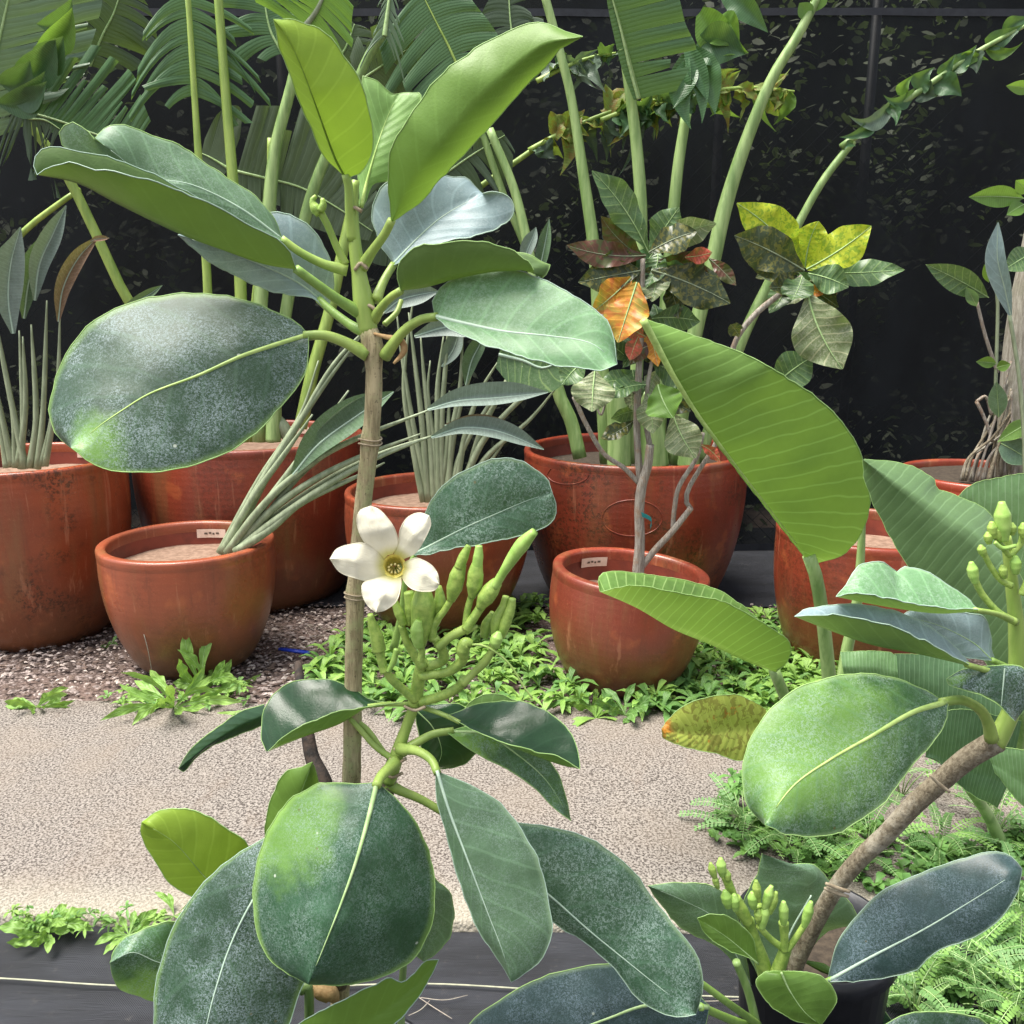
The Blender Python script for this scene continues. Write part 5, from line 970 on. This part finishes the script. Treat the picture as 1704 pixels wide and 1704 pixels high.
tg.grid([pts, [p+Vector((.002, .004, -.016)) for p in pts]]); tag(tg.build('plant_tie', plain('teal_tape', (.02, .25, .25), (.01, .16, .17), 30, .4, .1)), 'small teal plastic tie knotted round the croton trunk', 'plant tie')
# ---- tree at the right edge
K = potplant('farright', 'potted_tree', 'slender pale-barked tree with hanging roots at the right edge', 'tree')
KD = 3.78
stalk(K, '1692,800 1690,720 1694,620 1706,520 1730,400 1765,200 1790,-100', KD, (30, 26, 25, 24, 22, 18, 14), MBARKP, 'trunk', n=34, seg=16)
for i in range(16):
    x = 1598+i*6+random.uniform(-5, 5); y0 = random.uniform(600, 715); mx_ = x*.45+1684*.55+random.uniform(-9, 6)
    stalk(K, '%f,800 %f,%f %f,%f %f,%f' % (x, x*.8+1684*.2+random.uniform(-7, 4), 762, mx_, (y0+800)/2-14, 1683, y0), KD-.09+random.uniform(-.04, .08), (random.uniform(1.8, 4.5), 2.2, 1.5), random.choice((MBARKG, MBARKP, MBARKB)), 'root', n=16, seg=6)
for pts in ('1655,700 1658,600 1660,500 1655,470', '1660,620 1640,560 1625,500', '1650,690 1640,660 1625,668', '1625,668 1640,700 1652,735'):
    stalk(K, pts, KD-.1, (3, 2.5), MPETD if pts[:4] == '1655' else MBARKG, 'twig', seg=6, n=14)
for x, y, x2, y2, w, k in ((1645, 495, 1540, 440, 20, 'cgreen'), (1625, 510, 1608, 478, 9, 'bigp'), (1704, 330, 1612, 328, 16, 'palmb'), (1704, 340, 1675, 358, 12, 'palmb'), (1712, 320, 1690, 300, 12, 'palmb'), (1720, 150, 1674, 143, 10, 'palmb'), (1658, 605, 1624, 602, 9, 'mid'), (1658, 612, 1682, 606, 9, 'mid'), (1662, 695, 1658, 635, 14, 'greengray'), (1660, 735, 1720, 770, 22, 'greengray'), (1720, 420, 1670, 450, 20, 'cgreen'), (1720, 700, 1660, 735, 14, 'mid'), (1645, 470, 1638, 440, 6, 'mid')):
    simple(K, P(x, y, KD-.12), P(x2, y2, KD-.16), w/F*KD, LM[k], sag=.08, fold=.3, petr=0)
L_ = paddle(K, '1682,525 1672,480 1660,430 1661,370', (3.6, 3.55), 19, LM['strel'], fold=.2, roll=.9, label='pale silvery spear-shaped leaf'); L_.data.materials[0] = LM['blue']
stalk(K, '1680,525 1695,620 1704,720 1706,800', 3.6, (3, 4), MPETD, 'stalk', seg=6)

# ================================================================== weeds
def rosette(c, n, L, w, label, mat, up=.5, seedk=0, group='rosette weeds along the path edges', spread=1.0):
    c = Vector(c); rt = thing('rosette_weed', label, 'weed', c, group)
    for i in range(n):
        a = 2.4*i+random.uniform(-.3, .3); l = L*random.uniform(.45, 1.1); e = up*random.random()**1.6+.06; dr = Vector((math.cos(a)*math.cos(e), math.sin(a)*math.cos(e)*.9, math.sin(e)))
        simple(rt, c+Vector((0, 0, .008)), c+dr*l*spread+Vector((0, 0, .0)), w*random.uniform(.7, 1.15), mat, sag=random.uniform(.1, .3), fold=.25, prof=(.1, .25, .42, .75, 1, .7, .05), ruff=.38, wave=.15, bend=random.uniform(-.16, .16), n=18, m=2, roll=random.uniform(-.6, .6))
g = lambda x, y, z=.01: G(x, y, z)
rosette(g(290, 1182), 24, .24, .0165, 'big leafy weed growing in front of the small left pot', LM['weed'], up=.9)
rosette(g(340, 1150), 14, .20, .018, 'upright weed against the right side of the small left pot foot', LM['weed'], up=1.35)
rosette(g(62, 1182), 14, .15, .013, 'weed at the far edge of the path near the left edge of the picture', LM['weed'], up=.6)
rosette(g(80, 1556), 22, .10, .012, 'weed at the near edge of the path, leftmost of two', LM['weed'], up=.6)
rosette(g(215, 1562), 14, .08, .009, 'smaller weed at the near edge of the path beside the grey-green leaf', LM['weed'], up=.6)
rosette(g(290, 1530), 9, .09, .006, 'pale grassy weed behind the dark lower left leaf', LM['weed'], up=.9)
rosette(g(185, 1075, .01), 6, .05, .007, 'tiny weed sprouting between the two left pots', LM['weedd'], up=.8)
rosette(g(985, 1180), 14, .11, .012, 'weed at the foot of the small right pot, on the left', LM['weed'], up=.7)
rosette(g(1040, 1195), 16, .12, .015, 'broad weed in front of the small right pot', LM['weedd'], up=.8)
rosette(g(600, 1125), 14, .10, .014, 'weed just left of the pale trunk beside the blue strip', LM['weed'], up=.8)
def inpoly(x, y, poly):
    c = False; j = len(poly)-1
    for i in range(len(poly)):
        xi, yi = poly[i]; xj, yj = poly[j]
        if (yi > y) != (yj > y) and x < (xj-xi)*(y-yi)/(yj-yi)+xi: c = not c
        j = i
    return c
def weedpatch(name, poly, count, L, w, mats, label, clover=.3):
    gp = [tuple(G(x, y, 0)[:2]) for x, y in poly]; xs = [p[0] for p in gp]; ys = [p[1] for p in gp]; b = MB(); n = 0; tries = 0
    while n < count and tries < count*20:
        tries += 1; x, y = random.uniform(min(xs), max(xs)), random.uniform(min(ys), max(ys))
        if not inpoly(x, y, gp): continue
        bad = False
        for rt, pos in POT.values():
            if (Vector((x, y))-Vector((pos.x, pos.y))).length < .17: bad = True
        if bad: continue
        n += 1; c = Vector((x, y, .005)); mi = random.randrange(len(mats)); big = random.random() > clover; hh = random.uniform(.0, .05)
        for i in range(random.randint(6, 10)):
            a = random.uniform(0, 6.28); e = random.uniform(.15, 1.25); l = (L if big else L*.45)*random.uniform(.5, 1.1); d = Vector((math.cos(a)*math.cos(e), math.sin(a)*math.cos(e), math.sin(e)))
            s_ = Vector((-math.sin(a), math.cos(a), 0)); ww = (w if big else w*1.2)*random.uniform(.7, 1.2); p0 = c+Vector((0, 0, hh)); rows = [[], [], []]
            for q, pf in enumerate((.12, .45, .95, .85, .05)):
                t_ = q/4; p = p0+d*l*t_+Vector((0, 0, -.55*l*t_*t_)); p.z = max(p.z, .004)
                for u in (-1, 0, 1): rows[u+1].append(p+s_*ww*pf*u+Vector((0, 0, .35*ww*pf*abs(u)+random.uniform(-.0012, .0012))))
            b.grid(rows, mi, lambda i, j: (i/2, j/4))
    tag(b.build(name, mats), label, 'weeds', kind='stuff')
WM = [LM['weed'], LM['weedd'], LM['weed'], LM['weed'], LM['weedd'], LM['feather'], LM['weed']]
weedpatch('ground_cover', [(560, 1075), (590, 1050), (640, 1035), (900, 1010), (910, 1120), (990, 1190), (1060, 1205), (1000, 1222), (820, 1200), (700, 1205), (560, 1190), (520, 1180), (530, 1130)], 185, .15, .0125, WM, 'dense low weeds between the trunk and the small right pot')
weedpatch('ground_cover', [(1110, 1130), (1180, 1050), (1300, 1030), (1450, 1120), (1500, 1180), (1360, 1215), (1200, 1200), (1080, 1215), (1060, 1190)], 230, .12, .012, WM, 'dense low weeds right of the small right pot', clover=.45)
weedpatch('ground_cover', [(170, 1165), (400, 1150), (420, 1185), (200, 1192)], 22, .05, .006, WM, 'scattered small weeds along the far edge of the path')
weedpatch('ground_cover', [(0, 1545), (310, 1545), (300, 1572), (0, 1566)], 40, .028, .0035, WM, 'scattered tiny weeds along the near edge of the path')
# feathery weeds with paired leaflets, growing over the right end of the path
def frond(par, p0, p1, mat, w=.0135, sag=.2):
    n = 14; ax = p1-p0; L = ax.length; T = ax.normalized(); sd_ = T.cross(Vector((0, 0, 1))).normalized(); upv = sd_.cross(T).normalized(); rl = random.uniform(-.7, .7); s2 = sd_*math.cos(rl)+upv*math.sin(rl); b = MB()
    pts = [p0.lerp(p1, i/(n-1))+Vector((0, 0, sag*L*4*(i/(n-1))*(1-i/(n-1))*.6)) for i in range(n)]
    b.tube(pts, [.0011, .0006], 4, 1, cap=False)
    for i in range(2, n):
        for k in (-1, 1):
            for h in (0,):
                p = pts[i-1].lerp(pts[i], h); ww = w*(1-.45*(i/n)**3); sv = (s2*k+T*.25).normalized(); hw = L/n*.40; a = p; e = p+sv*ww+Vector((0, 0, random.uniform(-.002, .002))); t2 = T*hw; k0 = len(b.v)
                b.v += [tuple(a), tuple(a.lerp(e, .35)+t2), tuple(a.lerp(e, .85)+t2*.9), tuple(e), tuple(a.lerp(e, .85)-t2*.9), tuple(a.lerp(e, .35)-t2)]; b.face([k0+q for q in range(6)] if k > 0 else [k0+q for q in range(6)][::-1], 0)
    b.build('frond', [mat, MRIB], par)
def feathery(x, y, n, L, label, hgt=.10, matk='feather'):
    c = G(x, y, .01); rt = thing('feathery_weed', label, 'weed', c, 'feathery weeds at the lower right')
    for i in range(n):
        a = random.uniform(0, 6.28); r0 = random.uniform(0, .05); st = c+Vector((math.cos(a)*r0, math.sin(a)*r0, random.uniform(.02, hgt))); e = random.uniform(-.2, .6); l = L*random.uniform(.6, 1.1)
        frond(rt, st, st+Vector((math.cos(a)*math.cos(e), math.sin(a)*math.cos(e), math.sin(e)))*l, LM[matk] if random.random() < .75 else LM['weed'])
    for i in range(6):
        a = random.uniform(0, 6.28); b = MB(); q = c+Vector((math.cos(a)*.05, math.sin(a)*.05, hgt)); b.tube([c, c.lerp(q, .5)+Vector((0, 0, .01)), q], [.0018, .0012], 5); b.build('stem', MPETG, rt)
for x, y, n, l, lab in ((1240, 1395, 26, .12, 'feathery weed under the large yellow-green leaf, nearest the bare path'), (1320, 1430, 28, .13, 'feathery weed behind the lower bud cluster'), (1440, 1440, 22, .13, 'feathery weed below the middle of the diagonal branch'),
                        (1560, 1440, 22, .13, 'feathery weed between the branch and the slate-blue leaf'), (1650, 1400, 24, .14, 'feathery weed at the right edge above the slate-blue leaf'), (1600, 1650, 38, .12, 'feathery weed filling the lower right corner'), (1690, 1560, 34, .13, 'feathery weed right of the tip of the slate-blue leaf'),
                        (1520, 1700, 24, .10, 'feathery weed beside the black nursery pot'), (1690, 1720, 30, .12, 'feathery weed at the very corner'), (1500, 1330, 14, .12, 'feathery weed behind the middle node of the branch'), (1620, 1300, 14, .12, 'feathery weed beneath the top of the branch')):
    feathery(x, y, n, l, lab)
weedpatch('ground_cover', [(1190, 1330), (1300, 1290), (1400, 1380), (1600, 1420), (1760, 1380), (1760, 1720), (1500, 1720), (1480, 1560), (1400, 1480), (1260, 1450), (1180, 1420)], 520, .055, .010, [LM['feather'], LM['weedd'], LM['feather']], 'mixed low greenery under the feathery weeds at lower right', clover=.7)
# ================================================================== small things
b = MB(); b.tube(crom([P(496, 1104, 1.25), P(501, 1150, 1.2), P(512, 1220, 1.15), P(520, 1262, 1.13), P(542, 1310, 1.1), P(560, 1420, 1.08), P(566, 1600, 1.06)], 40), [.006, .008, .011, .012, .011, .010], 9)
tag(b.build('dead_stake', plain('dead_wood', (.04, .026, .018), (.008, .006, .005), 55, .85, .8)), 'short dark dead stick standing left of the pale trunk', 'stick')
b = MB(); q = G(490, 1083, .034); b.box(q, (.060, .009, .004), M=Matrix.Rotation(-.2, 3, 'Z') @ Matrix.Rotation(.06, 3, 'Y')); tag(b.build('plant_tag', plain('blue_plastic', (.02, .05, .42), (.015, .04, .3), 20, .35, .05)), 'flat blue plastic plant tag lying on the gravel left of the trunk', 'plant tag')
b = MB(); b.tube(crom([G(232, 1068, .02), G(236, 1090, .02), G(248, 1120, .01)], 10), [.002, .0015], 5); b.tube(crom([P(238, 1050, 2.85), P(246, 1080, 2.85), P(255, 1130, 2.9)], 10), [.0015, .001], 5)
tag(b.build('dry_straw', MTWIG), 'dry straw stem leaning on the small left pot', 'dry stalk')
for x, y, dx, dy in ((560, 1052, 60, -20), (240, 1010, 20, -10)):
    b = MB()
    for i in range(26):
        p = G(x+random.uniform(-60, 60), y+random.uniform(-18, 22), .015); a = random.uniform(0, 3.14); l = random.uniform(.02, .06); b.tube([p, p+Vector((math.cos(a)*l, math.sin(a)*l, random.uniform(0, .02)))], .0009, 4)
    tag(b.build('dry_straw', MTWIG), 'tangle of fine dry straw on the ground %s' % ('behind the trunk beside the middle pot' if x > 400 else 'between the two left pots'), 'dry stalk', kind='stuff')
S.cycles.max_bounces = 8; S.cycles.transparent_max_bounces = 12
